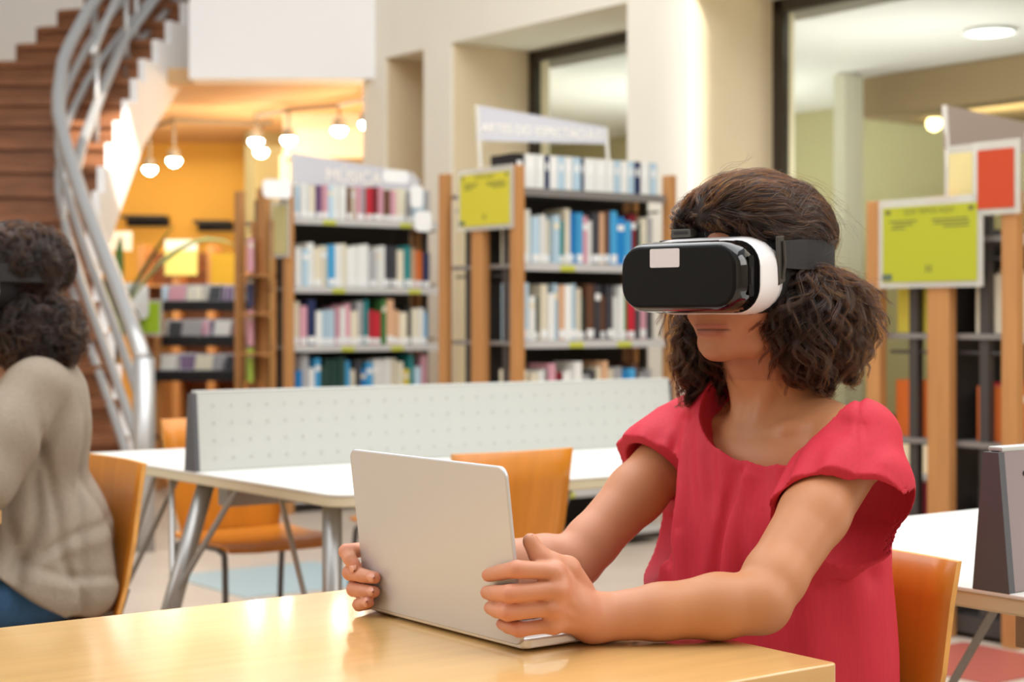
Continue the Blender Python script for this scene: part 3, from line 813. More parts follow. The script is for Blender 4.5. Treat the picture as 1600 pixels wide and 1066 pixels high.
# --- right bookcase, seen on its end
RW = 1.6
rc = bookcase('bookcase', 'right-hand bookcase seen on its end, with wide wooden posts', 4.95, 3.71, RW, .62, 1.6, [1.45, 1.10, .71, .33])
o = uv(4.95, 3.71); g = 'books in the right-hand bookcase'
RE = TH + math.pi / 2
for (z, cols, place) in ((1.101, ['ivory', 'black', 'ivory', 'dark grey', 'dark grey', 'white', 'brown', 'yellow'], 'the top row'), 
                         (.711, ['orange', 'red', 'black', 'red', 'black', 'dark red', 'orange', 'orange'], 'the second row'), (.331, ['black', 'white', 'teal', 'dark red', 'white', 'grey', 'dark red'], 'the low row')):
    row('r', o, .05, .62, z, cols, .19, .26, place + ' near the desk, right-hand bookcase', g, .05, .075, y=.03, sticker=.2)
    row('r', o, .05, .62, z, list(reversed(cols)), .17, .24, place + ' far side, right-hand bookcase', g, .05, .075, y=.40, sticker=.2)

# --- tapering header signs on the bookcases
def header(root_loc, L, zl0, zl1, zr0, zr1, words, size, label, pm, rnd=0.0):
    t = thing('header_sign', label, 'sign', tuple(root_loc), TH, 'header signs on the bookcases')
    poly = [(0, zl0), (L, zr0), (L + rnd * .5, (zr0 + zr1) / 2), (L, zr1), (0, zl1)] if rnd else [(0, zl0), (L, zr0), (L, zr1), (0, zl1)]
    pan = obj('sign_panel', MB().prism(poly, -.006, .006, axes=((0, 0, 0), (1, 0, 0), (0, 0, 1), (0, -1, 0))), pm, t)
    obj('sign_leg', MB().tube([(.03, 0, 0), (.0, 0, zl1)], .010, 8), mat('pale_sign_leg', 'e2dfd6', .4), t)
    obj('sign_leg', MB().tube([(L + .03, 0, 0), (L, 0, zr1)], .010, 8), mat('pale_sign_leg', 'e2dfd6', .4), t)
    if words:
        zc = (zl0 * .62 + zl1 * .38 + zr0 * .55 + zr1 * .45) / 2
        sl = ((zr0 + zr1) / 2 - (zl0 * .62 + zl1 * .38)) / L
        ax = np.array([1, 0, sl]); ax /= np.linalg.norm(ax)
        text(words, size, M_letter, pan, frame((L / 2, -.0075, zc), ax, (-ax[2], 0, ax[0])))
    return t
b_ = 1.79
header(uv(4.88, 6.88, 1.79), .835, 2.045 - b_, 2.222 - b_, 2.08 - b_, 2.168 - b_, 'ARTES DO ESPECTÁCULO', .068, 'tapering white sign reading ARTES DO ESPECTÁCULO on the middle bookcase', M_signp)
header(uv(5.09, 9.15, 1.757), .89, 1.985 - 1.757, 2.18 - 1.757, 1.985 - 1.757, 2.10 - 1.757, 'MÚSICA', .115, 'grey sign reading MÚSICA on the left-hand bookcase', M_signp, .12)
header(uv(4.945, 4.02, 1.6), .83, 1.776 - 1.6, 1.935 - 1.6, 1.80 - 1.6, 1.88 - 1.6, '', .05, 'blank mauve-grey tapering sign on the right-hand bookcase', mat('mauve_sign', 'a6968a', .6))

# --- yellow notices in clear holders on the bookcase ends
def notice(u, v0, v1, z0, z1, label, title, paper, lines=True, group='yellow notices on the bookcase ends', split=None):
    t = thing('notice', label, 'notice', tuple(uv(u, (v0 + v1) / 2, z0)), TH, group)
    w, h = v1 - v0, z1 - z0
    obj('holder', MB().box(-.004, .004, -w / 2, w / 2, 0, h), M_acryl, t, .001)
    pp = obj('paper', MB().box(-.006, -.0042, -w / 2 + .022, w / 2 - .022, .022, h - .03), paper, t)
    fr = lambda y, z: frame((-.0066, y, z), (0, -1, 0), (0, 0, 1))
    if lines:
        text(title, h * .085, M_ink, pp, fr(0, h * .85), extrude=.0002)
        for k, (yy, zz, ww) in enumerate(((.25, .74, .28), (.25, .70, .2), (.3, .66, .14), (-.2, .74, .34), (-.22, .70, .34), (-.26, .66, .24))):
            obj('print_line', MB().box(-.0064, -.006, (yy - ww / 2) * w, (yy + ww / 2) * w, zz * h, zz * h + .006), M_ink, pp)
        obj('print_mark', MB().box(-.0066, -.006, w * .36, w * .46, .028, .028 + h * .075), mat('grey_green_print', '5d6b58', .7), pp)
        for k in (-1, 1): obj('print_mark', MB().box(-.0066, -.006, k * w * .40 - .012, k * w * .40 + .012, h * .83, h * .88), M_ink, pp)
        for k in (-1, 1): obj('print_mark', MB().box(-.0066, -.006, k * .009 - .004, k * .009 + .004, h * .17, h * .25), M_ink, pp)
    return t
def v_on(px, u): return v_at(px, u)
M_yg = mat('lime_paper', 'b3b52a', 0.6)
notice(4.90, v_on(1536, 4.90), v_on(1374, 4.90), 1.268, 1.598, 'large lime-yellow notice on the end of the right-hand bookcase', 'QUE TEMOS AQUI', M_yg)
notice(4.87, v_on(802, 4.87), v_on(716, 4.87), 1.595, 1.905, 'yellow notice on the end of the middle bookcase', 'ARTES CENAS', mat('mustard_yellow_paper', 'd2c73a', .6))
notice(4.87, v_on(452, 4.87), v_on(424, 4.87), 1.52, 1.86, 'small pale yellow notice on the end of the left-hand bookcase', 'MÚSICA', mat('pale_yellow_paper', 'cfc58a', .6), False)
M_redp = mat('red_orange_leaflet', 'c44420', .6)
notice(4.90, 3.655, 3.855, 1.52, 1.78, 'red-orange leaflet in a clear holder on top of the right-hand bookcase', '', M_redp, False, 'leaflets on the right-hand bookcase')
notice(4.96, 3.88, 4.03, 1.58, 1.785, 'cream leaflet in a clear holder beside the red one', '', mat('cream_leaflet', 'e7d596', .6), False, 'leaflets on the right-hand bookcase')
notice(4.91, 3.52, 3.642, 1.55, 1.80, 'white leaflet with dark red head at the right edge', '', mat('white_leaflet', 'e2dde0', .6), False, 'leaflets on the right-hand bookcase')
# white patches standing in for glare on the left-hand bookcase
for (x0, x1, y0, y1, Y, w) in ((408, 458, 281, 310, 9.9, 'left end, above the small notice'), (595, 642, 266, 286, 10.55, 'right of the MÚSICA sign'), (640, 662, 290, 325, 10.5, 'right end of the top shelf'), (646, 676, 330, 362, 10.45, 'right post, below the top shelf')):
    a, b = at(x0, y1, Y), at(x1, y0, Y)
    t = obj('glare_patch', MB().prism(rrect(b[0] - a[0], b[2] - a[2], .03, 5), -.004, .004, axes=((0, 0, 0), (1, 0, 0), (0, 0, 1), (0, -1, 0))), mat('white_glare', 'ffffff', .35), loc=tuple((a + b) / 2), rot=(0, 0, TH))
    tag(t, 'white glare patch on the left-hand bookcase, ' + w, 'glare patch', 'white glare patches on the left-hand bookcase')
# books shown face out on the end of the left-hand bookcase
for k, (y0, y1, c) in enumerate(((372, 425, 'pink'), (428, 480, 'navy'), (485, 540, 'pink'), (545, 598, 'lime'))):
    vv = v_on(412, 4.86); Y = (uv(4.86, vv))[1]
    z0 = at(412, y1, Y)[2]; z1 = at(412, y0, Y)[2]
    o = bpy.data.objects.new('book', book_mesh(.03, False)); COL.objects.link(o)
    o.location = tuple(uv(4.80, vv + .08, z0)); o.rotation_euler = (0, 0, TH - math.pi / 2 * .25); o.scale = (1, 1, z1 - z0); o.color = (*lin(PAL[c]), 1)
    tag(o, '%s book on the end rack of the left-hand bookcase, %s' % (c, ['topmost', 'second from top', 'third from top', 'lowest'][k]), 'book', 'books on the end rack')
er = thing('end_rack', 'narrow wooden display rack on the end of the left-hand bookcase', 'display rack', tuple(uv(4.83, v_on(412, 4.86), 0)), TH)
obj('rack_side', MB().box(.03, .05, -.12, -.10, 0, 1.75), M_beech, er); obj('rack_side', MB().box(.03, .05, .14, .16, 0, 1.75), M_beech, er)
for z in (.72, .95, 1.19, 1.42): obj('rack_ledge', MB().box(-.06, .05, -.12, .16, z - .012, z), M_beech, er)

# ------------------------------------------------------------------ disc browser with rows of slanting cases, plant, far shelves
CY = 11.3
bx = at(232, 0, CY)[0]; ex = at(398, 0, CY)[0]; cw = ex - bx
cr = thing('disc_browser', 'black tiered browser full of discs in front of the yellow room', 'display rack', (bx, CY, 0))
tiers = [(.80, 0.0), (1.03, .16), (1.27, .32)]
for z, y in tiers:
    obj('tray', MB().box(0, cw, y, y + .22, z - .03, z), M_black, cr, .004)
    obj('tray_front', MB().box(0, cw, y - .01, y + .005, z - .06, z + .012), M_black, cr, .003)
    obj('tray_back', MB().box(0, cw, y + .2, y + .22, z, z + .10), M_black, cr)
for x in (.02, cw - .06): obj('leg', MB().box(x, x + .04, .05, .5, 0, 1.2), M_beech, cr, .003)
obj('shelf_base', MB().box(0, cw, .05, .5, .35, .38), M_beech, cr)
DISC = {}
dc = MB().box(0, .142, 0, .010, 0, .125, 0).box(.008, .134, -.0008, 0, .012, .113, 1)
dme = dc.mesh('disc_case'); dme.materials.append(mat('clear_disc_case', 'b9b7bb', .15)); dme.materials.append(M_cover)
dcols = [('white', 'white'), ('grey', 'grey'), ('dark', 'dark grey'), ('pink', 'pink'), ('pale blue', 'pale blue'), ('cream', 'cream'), ('brown', 'brown'), ('black', 'black'), ('purple', 'purple'), ('ivory', 'ivory')]
for ti, (z, y) in enumerate(tiers):
    x = .005; n = 0
    while x < cw - .10 and n < 18:
        nm, c = rng.choice(dcols)
        o = bpy.data.objects.new('disc_case', dme); COL.objects.link(o)
        o.location = (bx + x, CY + y + .03 + rng.uniform(0, .08), z + .003); o.rotation_euler = (-.28, rng.uniform(-.05, .05), rng.uniform(-.5, .5)); o.color = (*lin(PAL[c]), 1)
        tag(o, '%s disc case, %s from the left in the %s tier of the browser' % (nm, ORD[n], ['lowest', 'middle', 'top'][ti]), 'disc', 'discs in the black browser')
        n += 1; x += rng.uniform(.03, .055)
a = at(203, 525, CY - .15); b = at(254, 468, CY - .15)
t = thing('tier_notice', 'lime-green notice in a clear holder at the left end of the disc browser', 'notice', tuple((a + b) / 2))
w, h = b[0] - a[0], b[2] - a[2]
obj('holder', MB().box(-w / 2, w / 2, -.004, .004, -h / 2, h / 2), M_acryl, t); obj('paper', MB().box(-w / 2 + .045, w / 2 - .02, -.008, -.004, -h / 2 + .02, h / 2 - .02), mat('lime_green_paper', 'a9cc28', .6), t)
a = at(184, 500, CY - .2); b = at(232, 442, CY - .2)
t = obj('glare_patch', MB().prism(rrect(b[0] - a[0], b[2] - a[2], .05, 5), -.004, .004, axes=((0, 0, 0), (1, 0, 0), (0, 0, 1), (0, -1, 0))), mat('white_glare', 'ffffff', .35), loc=tuple((a + b) / 2))  # glare put in as a white patch
tag(t, 'white glare patch above the lime-green notice by the stair rail', 'glare patch')
# far low shelving with notices, at the yellow wall
fy = 14.2
fs = thing('low_bookcase', 'low wooden bookcase against the yellow wall behind the disc browser', 'bookcase', (at(220, 0, fy)[0], fy, 0))
fw = at(385, 0, fy)[0] - at(220, 0, fy)[0]; ft = at(0, 383, fy)[2]
for x in (0, fw * .33, fw * .66, fw): obj('post', MB().box(x - .03, x + .03, 0, .4, 0, ft), M_beech, fs, .004)
for z in (.3, .7, 1.1, 1.45): obj('shelf', MB().box(0, fw, .02, .38, z - .02, z), M_beech, fs)
obj('back_panel_or_added_sheet', MB().box(0, fw, .38, .4, 0, ft - .05), M_stairwood, fs)
for (x0, x1, y0, y1, c, lab) in ((258, 308, 375, 430, 'd6cf78', 'pale yellow notice with white head on the low bookcase'), (330, 370, 396, 446, 'a8860f', 'dark yellow box front at the right of the low bookcase'), (166, 206, 362, 392, 'e9e4da', 'white notice behind the palm at left')):
    a, b = at(x0, y1, fy - .05), at(x1, y0, fy - .05); w, h = b[0] - a[0], b[2] - a[2]
    t = thing('far_notice', lab, 'notice', tuple((a + b) / 2))
    obj('board', MB().box(-w / 2, w / 2, -.01, .01, -h / 2, h / 2), mat('board_' + c, c, .6), t)
    obj('head_strip', MB().box(-w / 2, w / 2, -.012, -.01, h * .2, h / 2), M_paper if c != 'a8860f' else mat('board_' + c, c, .6), t)
# palm
M_leaf = mat('palm_green', '4c6b2c', .4, var=.25, scale=6); M_leafl = mat('palm_leaf_glint', 'd9ea9a', .3)  # pale leaf colour holds a painted glint
pb = at(178, 500, 10.9); pb[2] = 0
pl = thing('potted_palm', 'potted palm with arching fronds beside the stair rail', 'plant', tuple(pb))
obj('pot', lathe([(.12, 0), (.17, .30), (.18, .32), (.15, .32), (.14, .28)], 20), mat('terracotta_pot', '8d5238', .7), pl, smooth=True)
obj('soil', lathe([(0.0, .285), (.145, .285), (.145, .27)], 20), mat('dark_soil', '33261c', .9), pl)
obj('trunk', MB().tube([(0, 0, .28), (.01, 0, .7), (0, .02, 1.15)], [.035, .03, .022], 8), mat('palm_trunk', '6b5136', .8), pl, smooth=True)
def frond(tip, rise, width, m):
    tip = np.array(tip, float); r0 = np.array([0, .02, 1.12]); mb = MB(); L = []
    side = np.cross(tip - r0, UP); side /= np.linalg.norm(side)
    pts = [r0 + (tip - r0) * t + UP * rise * 4 * t * (1 - t) for t in np.linspace(0, 1, 9)]
    rings = []
    for t, p in zip(np.linspace(0, 1, 9), pts):
        ww = width * math.sin(math.pi * min(1, .12 + t * .88)) + .004
        rings.append([p - side * ww - UP * ww * .35, p + UP * .004, p + side * ww - UP * ww * .35, p - UP * .004])
    return mb.loft(rings)
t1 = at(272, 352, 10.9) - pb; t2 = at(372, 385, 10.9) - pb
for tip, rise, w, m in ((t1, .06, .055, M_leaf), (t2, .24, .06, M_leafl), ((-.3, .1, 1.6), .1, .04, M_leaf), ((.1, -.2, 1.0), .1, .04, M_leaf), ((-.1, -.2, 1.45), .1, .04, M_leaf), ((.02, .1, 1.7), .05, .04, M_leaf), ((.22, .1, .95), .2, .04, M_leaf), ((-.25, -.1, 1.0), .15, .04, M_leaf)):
    obj('frond', frond(tip, rise, w, m), m, pl, smooth=True)
# ------------------------------------------------------------------ laptop
M_alu = mat('silver_aluminium', 'd0d0d2', 0.42, 0.4)
M_alu2 = mat('silver_base_edge', 'e6e4e2', 0.3, 0.6)
LC = np.array([0.0142, 2.079, 0.7405])
LWID, LDEP, LLID = 0.366, 0.240, 0.224
lp = thing('laptop', 'open silver laptop on the honey-coloured table, held in both hands', 'laptop', tuple(LC), TH)
obj('base', MB().prism(rrect(LDEP, LWID, .012, 6, LDEP / 2, LWID / 2), .003, .016), M_alu2, lp, .003, seg=3)
for (x, y) in ((.02, .02), (.02, LWID - .02), (LDEP - .02, .02), (LDEP - .02, LWID - .02)):
    obj('rubber_foot', MB().prism([(x + .006 * math.cos(a), y + .006 * math.sin(a)) for a in [k * .5236 for k in range(12)]], 0, .004), M_black, lp)
kb = obj('keyboard', MB().box(.03, .135, .04, LWID - .04, .0158, .0164), M_black, lp)
keys = MB()
for i in range(5):
    for j in range(14):
        y = .045 + j * (LWID - .09) / 14; keys.box(.033 + i * .02, .05 + i * .02, y, y + .0165, .0164, .0175)
k = obj('keys', keys, mat('key_black', '242326', .5), kb); k['kind'] = 'stuff'
obj('trackpad', MB().box(.15, .225, LWID / 2 - .055, LWID / 2 + .055, .0160, .0164), M_alu, lp)
LEAN = math.atan2(0.0274, 0.222)
lax = np.array([-math.sin(LEAN), 0, math.cos(LEAN)]); nax = np.array([-math.cos(LEAN), 0, -math.sin(LEAN)])
lid = obj('lid', MB().prism(rrect(LWID, LLID, .014, 7, LWID / 2, LLID / 2), 0, .0065, axes=((.004, 0, .008), (0, 1, 0), lax, nax)), M_alu, lp, .0022, seg=3)
obj('screen', MB().prism(rrect(LWID - .006, LLID - .008, .011, 6, LWID / 2, LLID / 2), -.0008, .0, axes=((.004, 0, .008), (0, 1, 0), lax, nax)), mat('dark_screen', '0c0d10', .12), lid)
obj('hinge', MB().tube([(.006, .05, .013), (.006, LWID - .05, .013)], .005, 8), M_black, lp)
for k_, (x, w, m) in enumerate(((.150, .014, M_black), (.175, .010, M_black))):
    obj('side_port', MB().box(x, x + w, -.0004, .002, .007, .011), m, lp)
# ------------------------------------------------------------------ people
SKIN = np.array(lin('c48860')); SKIN_H = np.array(lin('cd9072')); LIP = np.array(lin('a55a50')); SKIN_F = np.array(lin('b97c5c'))
M_skin = attr_mat('skin', .46, .35, 0.08, .12, 260)
M_nail = mat('fingernail', 'd99c84', .22)
M_hairb = mat('dark_brown_hair', '1c120d', .55, var=.35, scale=60, stretch=(1, 1, .3), spec=.3)
M_hairs = hair_mat('dark_brown_hair_strand', .84, .95, .32)
def local_axes(f2):
    f = np.array([f2[0], f2[1], 0.0]); f /= np.linalg.norm(f)
    return f, np.array([-f[1], f[0], 0.0]), UP
def person_mesh(name, field, m, parent, base, colfn=None, smooth=2):
    V, Q = field.mesh(smooth)
    me = arr_mesh(name, V - np.array(base), Q, colfn(V) if colfn is not None else None)
    return obj(name, me, m, parent), V, Q

def hand(fd, wrist, mcps, pips, tips, thumb, r=.0112, wr=(.029, .030), k=.0010, palm_back=None):
    """palm from wrist to knuckles, four fingers of three bones each, thumb from the side of the palm"""
    wrist = np.array(wrist)
    for m in mcps:
        mid = wrist + (np.array(m) - wrist) * .25
        fd.cone(mid, m, .0135, .0115, .012)
    for a, b in zip(mcps[:-1], mcps[1:]):
        fd.cone(a, b, .0105, .0105, .010)
    fd.cone(wrist, wrist + (np.mean(mcps, 0) - wrist) * .45, wr[0], .026, .015)
    for i, (m, p, t) in enumerate(zip(mcps, pips, tips)):
        m, p, t = map(np.array, (m, p, t))
        s = (1.0, 1.02, .98, .86)[i] * r
        dip = p + (t - p) * .52; bend = np.cross(np.cross(p - m, t - p), t - p)
        dip = dip + (p - m) / np.linalg.norm(p - m) * .0018
        fd.chain([m, m + (p - m) * .5, p, p + (dip - p) * .5, dip, t], [s * 1.12, s * .98, s * 1.04, s * .92, s * .92, s * .78], k)
    fd.chain([np.array(q) for q in thumb], [.020, .0168, .0136, .0124, .0104][:len(thumb)], .004)

def nail(parent, base, c, along, normal, w=.0066, l=.0072, n='fingernail'):
    along = np.array(along, float); along /= np.linalg.norm(along)
    normal = np.array(normal, float); normal -= along * (normal @ along); normal /= np.linalg.norm(normal)
    side = np.cross(along, normal); c = np.array(c) - np.array(base); rings = []
    for s_ in np.linspace(-1, 1, 6):
        ww = w * math.sqrt(max(0.12, 1 - abs(s_) ** 3))
        rings.append([c + along * l * s_ + side * ww * u + normal * (-.0030 * u * u + .0006) for u in np.linspace(-1, 1, 7)])
    return obj(n, MB().loft(rings, cap=(False, False), closed=False), M_nail, parent, smooth=True)

# ---------- the headset (used by both people)
M_hblack = mat('matte_black_shell', '0c0c0d', .5, spec=.2); M_hgloss = mat('gloss_black_shell', '0b0a0b', .09, coat=.5); M_hwhite = mat('white_shell', 'f2f1f2', .25)
M_foam = mat('black_foam', '131214', .8); M_strap = mat('charcoal_woven_strap', '2b2a2b', .75, var=.15, scale=300); M_buckle = mat('dark_grey_buckle', '4a4844', .35, .2)
def headset(label, hc, f2, strap_r=(.133, .1005), strap_c=-.030):
    f, l, u = local_axes(f2); c = np.array(hc)
    t = thing('vr_headset', label, 'headset', tuple(c), math.atan2(f[1], f[0]), 'virtual reality headsets')
    # local x = forward, y = wearer's left, z = up
    def ring(x, w, h, r, n=7, dz=0.0, bow=0.0):
        return [(x - bow * (y / (w / 2)) ** 2, y, z + dz) for y, z in rrect(w, h, min(r, h / 2 - .001), n)]
    obj('front_shell', MB().loft([ring(.122, .2045, .099, .037), ring(.145, .2035, .098, .037), ring(.160, .200, .095, .036), ring(.167, .194, .089, .033), ring(.170, .188, .083, .030)]), M_hgloss, t, smooth=True)
    pan = obj('front_panel', MB().loft([ring(.1685, .192, .086, .031), ring(.1710, .188, .083, .029), ring(.1718, .183, .078, .027)]), M_hblack, t, .0008)
    lab = obj('blank_label', MB().prism(rrect(.050, .026, .0025, 3, -.020, .026), .0, .0006, axes=((.1719, 0, 0), (0, 1, 0), (0, 0, 1), (1, 0, 0))), mat('blank_white_label', 'dcd9de', .5), pan)
    lab['label'] = 'blank white label on the black front'
    obj('housing', MB().loft([ring(.1235, .203, .0985, .038), ring(.112, .203, .103, .040, dz=.001), ring(.095, .200, .1085, .043, bow=.004, dz=.002), ring(.075, .195, .1105, .045, bow=.012, dz=.003), ring(.066, .188, .107, .044, bow=.016, dz=.003)]), M_hwhite, t, smooth=True)
    obj('seam', MB().loft([ring(.1215, .2055, .100, .037), ring(.1235, .2055, .100, .037)]), M_foam, t)
    obj('face_cushion', MB().loft([ring(.084, .188, .118, .046, bow=.012, dz=.006), ring(.068, .187, .128, .050, bow=.018, dz=.008), ring(.046, .182, .130, .050, bow=.026, dz=.008), ring(.034, .172, .118, .046, bow=.032, dz=.007)]), M_foam, t, smooth=True)
    sp = obj('side_recess', MB().prism(rrect(.012, .056, .004, 3, 0, 0), -.001, .0006, axes=((.142, .1018, .0), (1, 0, 0), (0, 0, 1), (0, 1, 0))), M_hblack, t)
    obj('side_button', MB().prism(rrect(.006, .024, .002, 3, 0, 0), .0006, .0016, axes=((.142, .1018, .0), (1, 0, 0), (0, 0, 1), (0, 1, 0))), M_foam, sp)
    obj('top_vent', MB().loft([[(.128, y, .0485), (.120, y, .0500), (.120, y, .0512), (.128, y, .0497)] for y in (-.075, .035)]), M_foam, t)
    cl = obj('top_clip', MB().prism(rrect(.034, .012, .003, 3, -.046, .064), -.004, .012, axes=((.085, 0, 0), (0, 1, 0), (0, 0, 1), (1, 0, 0))), M_buckle, t, .001)
    obj('clip_slot', MB().prism(rrect(.024, .004, .0015, 3, -.046, .0645), .012, .0126, axes=((.085, 0, 0), (0, 1, 0), (0, 0, 1), (1, 0, 0))), M_black, cl)
    for sy in (1, -1):
        bk = obj('buckle', MB().hexa([(.068, sy * .095, -.012), (.050, sy * .094, -.006), (.068, sy * .100, -.012), (.050, sy * .099, -.006), (.074, sy * .0965, .056), (.054, sy * .094, .058), (.074, sy * .101, .056), (.054, sy * .099, .058)]), M_buckle, t, .0015)
        obj('buckle_loop', MB().tube([(.060, sy * .1005, -.002), (.058, sy * .1025, .02), (.060, sy * .1015, .050)], .0025, 8), M_buckle, bk)
    pts = [(.060, .098), (.045, .100), (.020, .0995)]
    for a in np.linspace(math.radians(78), math.radians(282), 30):
        pts.append((strap_c + strap_r[0] * math.cos(a), strap_r[1] * math.sin(a)))
    pts += [(.020, -.0995), (.045, -.100), (.060, -.098)]
    rings = []
    for i, (x, y) in enumerate(pts):
        d = np.array(pts[min(i + 1, len(pts) - 1)]) - np.array(pts[max(i - 1, 0)]); d /= np.linalg.norm(d); n = (d[1], -d[0])
        s = -.0028
        e = min(1, min(i, len(pts) - 1 - i) / 3)
        z0, z1 = .012 - .001 * e, .050 + .005 * e
        rings.append([(x, y, z0), (x, y, z1), (x + n[0] * -s, y + n[1] * -s, z1 - .0006), (x + n[0] * -s, y + n[1] * -s, z0 + .0006)])
    obj('head_strap', MB().loft(rings), M_strap, t, smooth=False)
    return t

# ---------- woman in red
HC = np.array([.342, 2.45, 1.222]); F2 = (-.656, -.755)
hf, hl, hu = local_axes(F2)
H = lambda f, l, u: HC + hf * f + hl * l + hu * u
HAX = np.stack([hf, hl, hu])
bf, bl, bu = local_axes((-A[0], -A[1]))
TCX = np.array([.395, 2.495, 0.0])
T = lambda f, l, z: TCX + bf * f + bl * l + UP * z
BAX = np.stack([bf, bl, bu])
S_L = np.array([.478, 2.345, .975]); S_R = np.array([.268, 2.622, .962])
E_L = np.array([.316, 2.163, .788]); E_R = np.array([.092, 2.505, .792])
W_L = np.array([.102, 2.135, .773]); W_R = np.array([-.085, 2.475, .790])

WB = np.array([*T(-.02, 0, 0)[:2], 0.0])
woman = thing('person', 'woman in a red blouse wearing a white and black headset, hands on the laptop', 'person', tuple(WB))
fd = Field((-.26, 1.98, .52), (.62, 2.74, 1.40), .0025)
# trunk (under the blouse), neck
fd.ell(T(.0, 0, .86), (.092, .138, .16), BAX, .02)
fd.ell(T(-.01, 0, .66), (.085, .12, .15), BAX, .03)
fd.ell(T(-.015, 0, .95), (.075, .150, .075), BAX, .03)
fd.ell(T(.030, .0, .935), (.072, .135, .072), BAX, .03)
for s_ in (1, -1): fd.ell(T(.075, s_ * .068, .845), (.045, .052, .05), BAX, .03)
for S in (S_L, S_R):
    nb = T(-.02, 0, 1.0); fd.cone(nb + (S - nb) * .15 + UP * .012, S + UP * .004, .042, .044, .03)
    fd.ell(S, (.050, .050, .052), None, .02)
NB = np.array([.388, 2.492, .985])
fd.chain([H(-.028, 0, -.06), H(-.032, 0, -.12), NB + UP * .055, NB, T(.0, .0, .93)], [.052, .052, .054, .064, .075], .02)
for s_ in (1, -1):      # collar bones and the long neck muscles
    fd.chain([T(.066, s_ * .018, .984), T(.056, s_ * .07, .993), T(.026, s_ * .13, 1.002)], [.007, .007, .008], .018)
    fd.chain([H(-.02, s_ * .05, -.075), T(.062, s_ * .018, .995)], [.014, .008], .012)
# head
fd.ell(H(-.012, 0, .03), (.095, .074, .088), HAX, .01)
fd.ell(H(.034, 0, -.045), (.060, .060, .074), HAX, .02)
for s_ in (1, -1):
    fd.chain([H(-.005, s_ * .052, -.055), H(.0, s_ * .050, -.085), H(.040, s_ * .034, -.105), H(.070, s_ * .012, -.112)], [.024, .022, .019, .0165], .014)
    fd.ell(H(.056, s_ * .040, -.048), (.030, .024, .036), HAX, .016)
    fd.ell(H(-.022, s_ * .074, -.02), (.018, .010, .030), HAX, .006)
fd.ell(H(.078, 0, -.1125), (.020, .023, .0165), HAX, .012)
fd.ell(H(.070, 0, -.080), (.028, .038, .034), HAX, .016)
fd.ell(H(.0955, 0, -.0805), (.0090, .029, .0052), HAX, .006)
fd.ell(H(.0940, 0, -.0915), (.0092, .025, .0056), HAX, .006)
for a, b in ((H(.092, -.033, -.0862), H(.1055, -.008, -.0860)), (H(.1055, -.008, -.0860), H(.1055, .008, -.0860)), (H(.1055, .008, -.0860), H(.092, .033, -.0862))):
    fd.cone(a, b, .0026, .0030, .003, sign=-1)
fd.chain([H(.096, 0, .01), H(.110, 0, -.03), H(.119, 0, -.050)], [.009, .0095, .0115], .008)
for s_ in (1, -1):
    fd.ell(H(.104, s_ * .0135, -.055), (.011, .008, .008), HAX, .005)
    fd.ell(H(.086, s_ * .031, .004), (.018, .020, .013), HAX, .008, sign=-1)
    fd.ell(H(.082, s_ * .031, .003), (.012, .013, .011), HAX, .004)
    fd.cone(H(.100, s_ * .020, -.058), H(.086, s_ * .036, -.088), .0016, .0014, .006, sign=-1)
# arms
def arm(fd, S, E, W, r):
    m1 = S + (E - S) * .45
    fd.chain([S, m1, S + (E - S) * .85, E], [.047 * r, .0455 * r, .040 * r, .0385 * r], .014)
    fd.ell(E + np.array([.012, .006, -.008]), (.026, .027, .026), None, .014)
    fd.chain([E, E + (W - E) * .25, E + (W - E) * .6, W], [.0385 * r, .0410 * r, .0350 * r, .0292 * r], .012)
arm(fd, S_L, E_L, W_L, 1.0); arm(fd, S_R, E_R, W_R, .98)
# left hand (near): on the outside of the lid's right edge
mcpL = [at(869, 893, 2.072), at(873, 921, 2.066), at(866, 949, 2.068), at(864, 976, 2.076)]
pipL = [at(808, 890, 2.058), at(797, 928, 2.054), at(793, 957, 2.058), at(811, 984, 2.064)]
tipL = [at(763, 899, 2.106), at(761, 926, 2.108), at(766, 950, 2.104), at(784, 975, 2.094)]
thL = [at(905, 925, 2.13), at(886, 890, 2.105), at(862, 880, 2.09), at(842, 868, 2.085), at(829, 846, 2.085)]
hand(fd, W_L, mcpL, pipL, tipL, thL)
fd.ell(W_L + np.array([.008, -.008, .020]), (.012, .012, .010), None, .012)
for m in mcpL: fd.ell(m + np.array([-.002, -.0085, 0]), (.0085, .0075, .0075), None, .006)
# tendons and knuckle pads on the back of the hand
for m in mcpL: fd.cone(m + np.array([0, -.0100, 0]), W_L + (m - W_L) * .35 + np.array([0, -.021, 0]), .0032, .0026, .005)
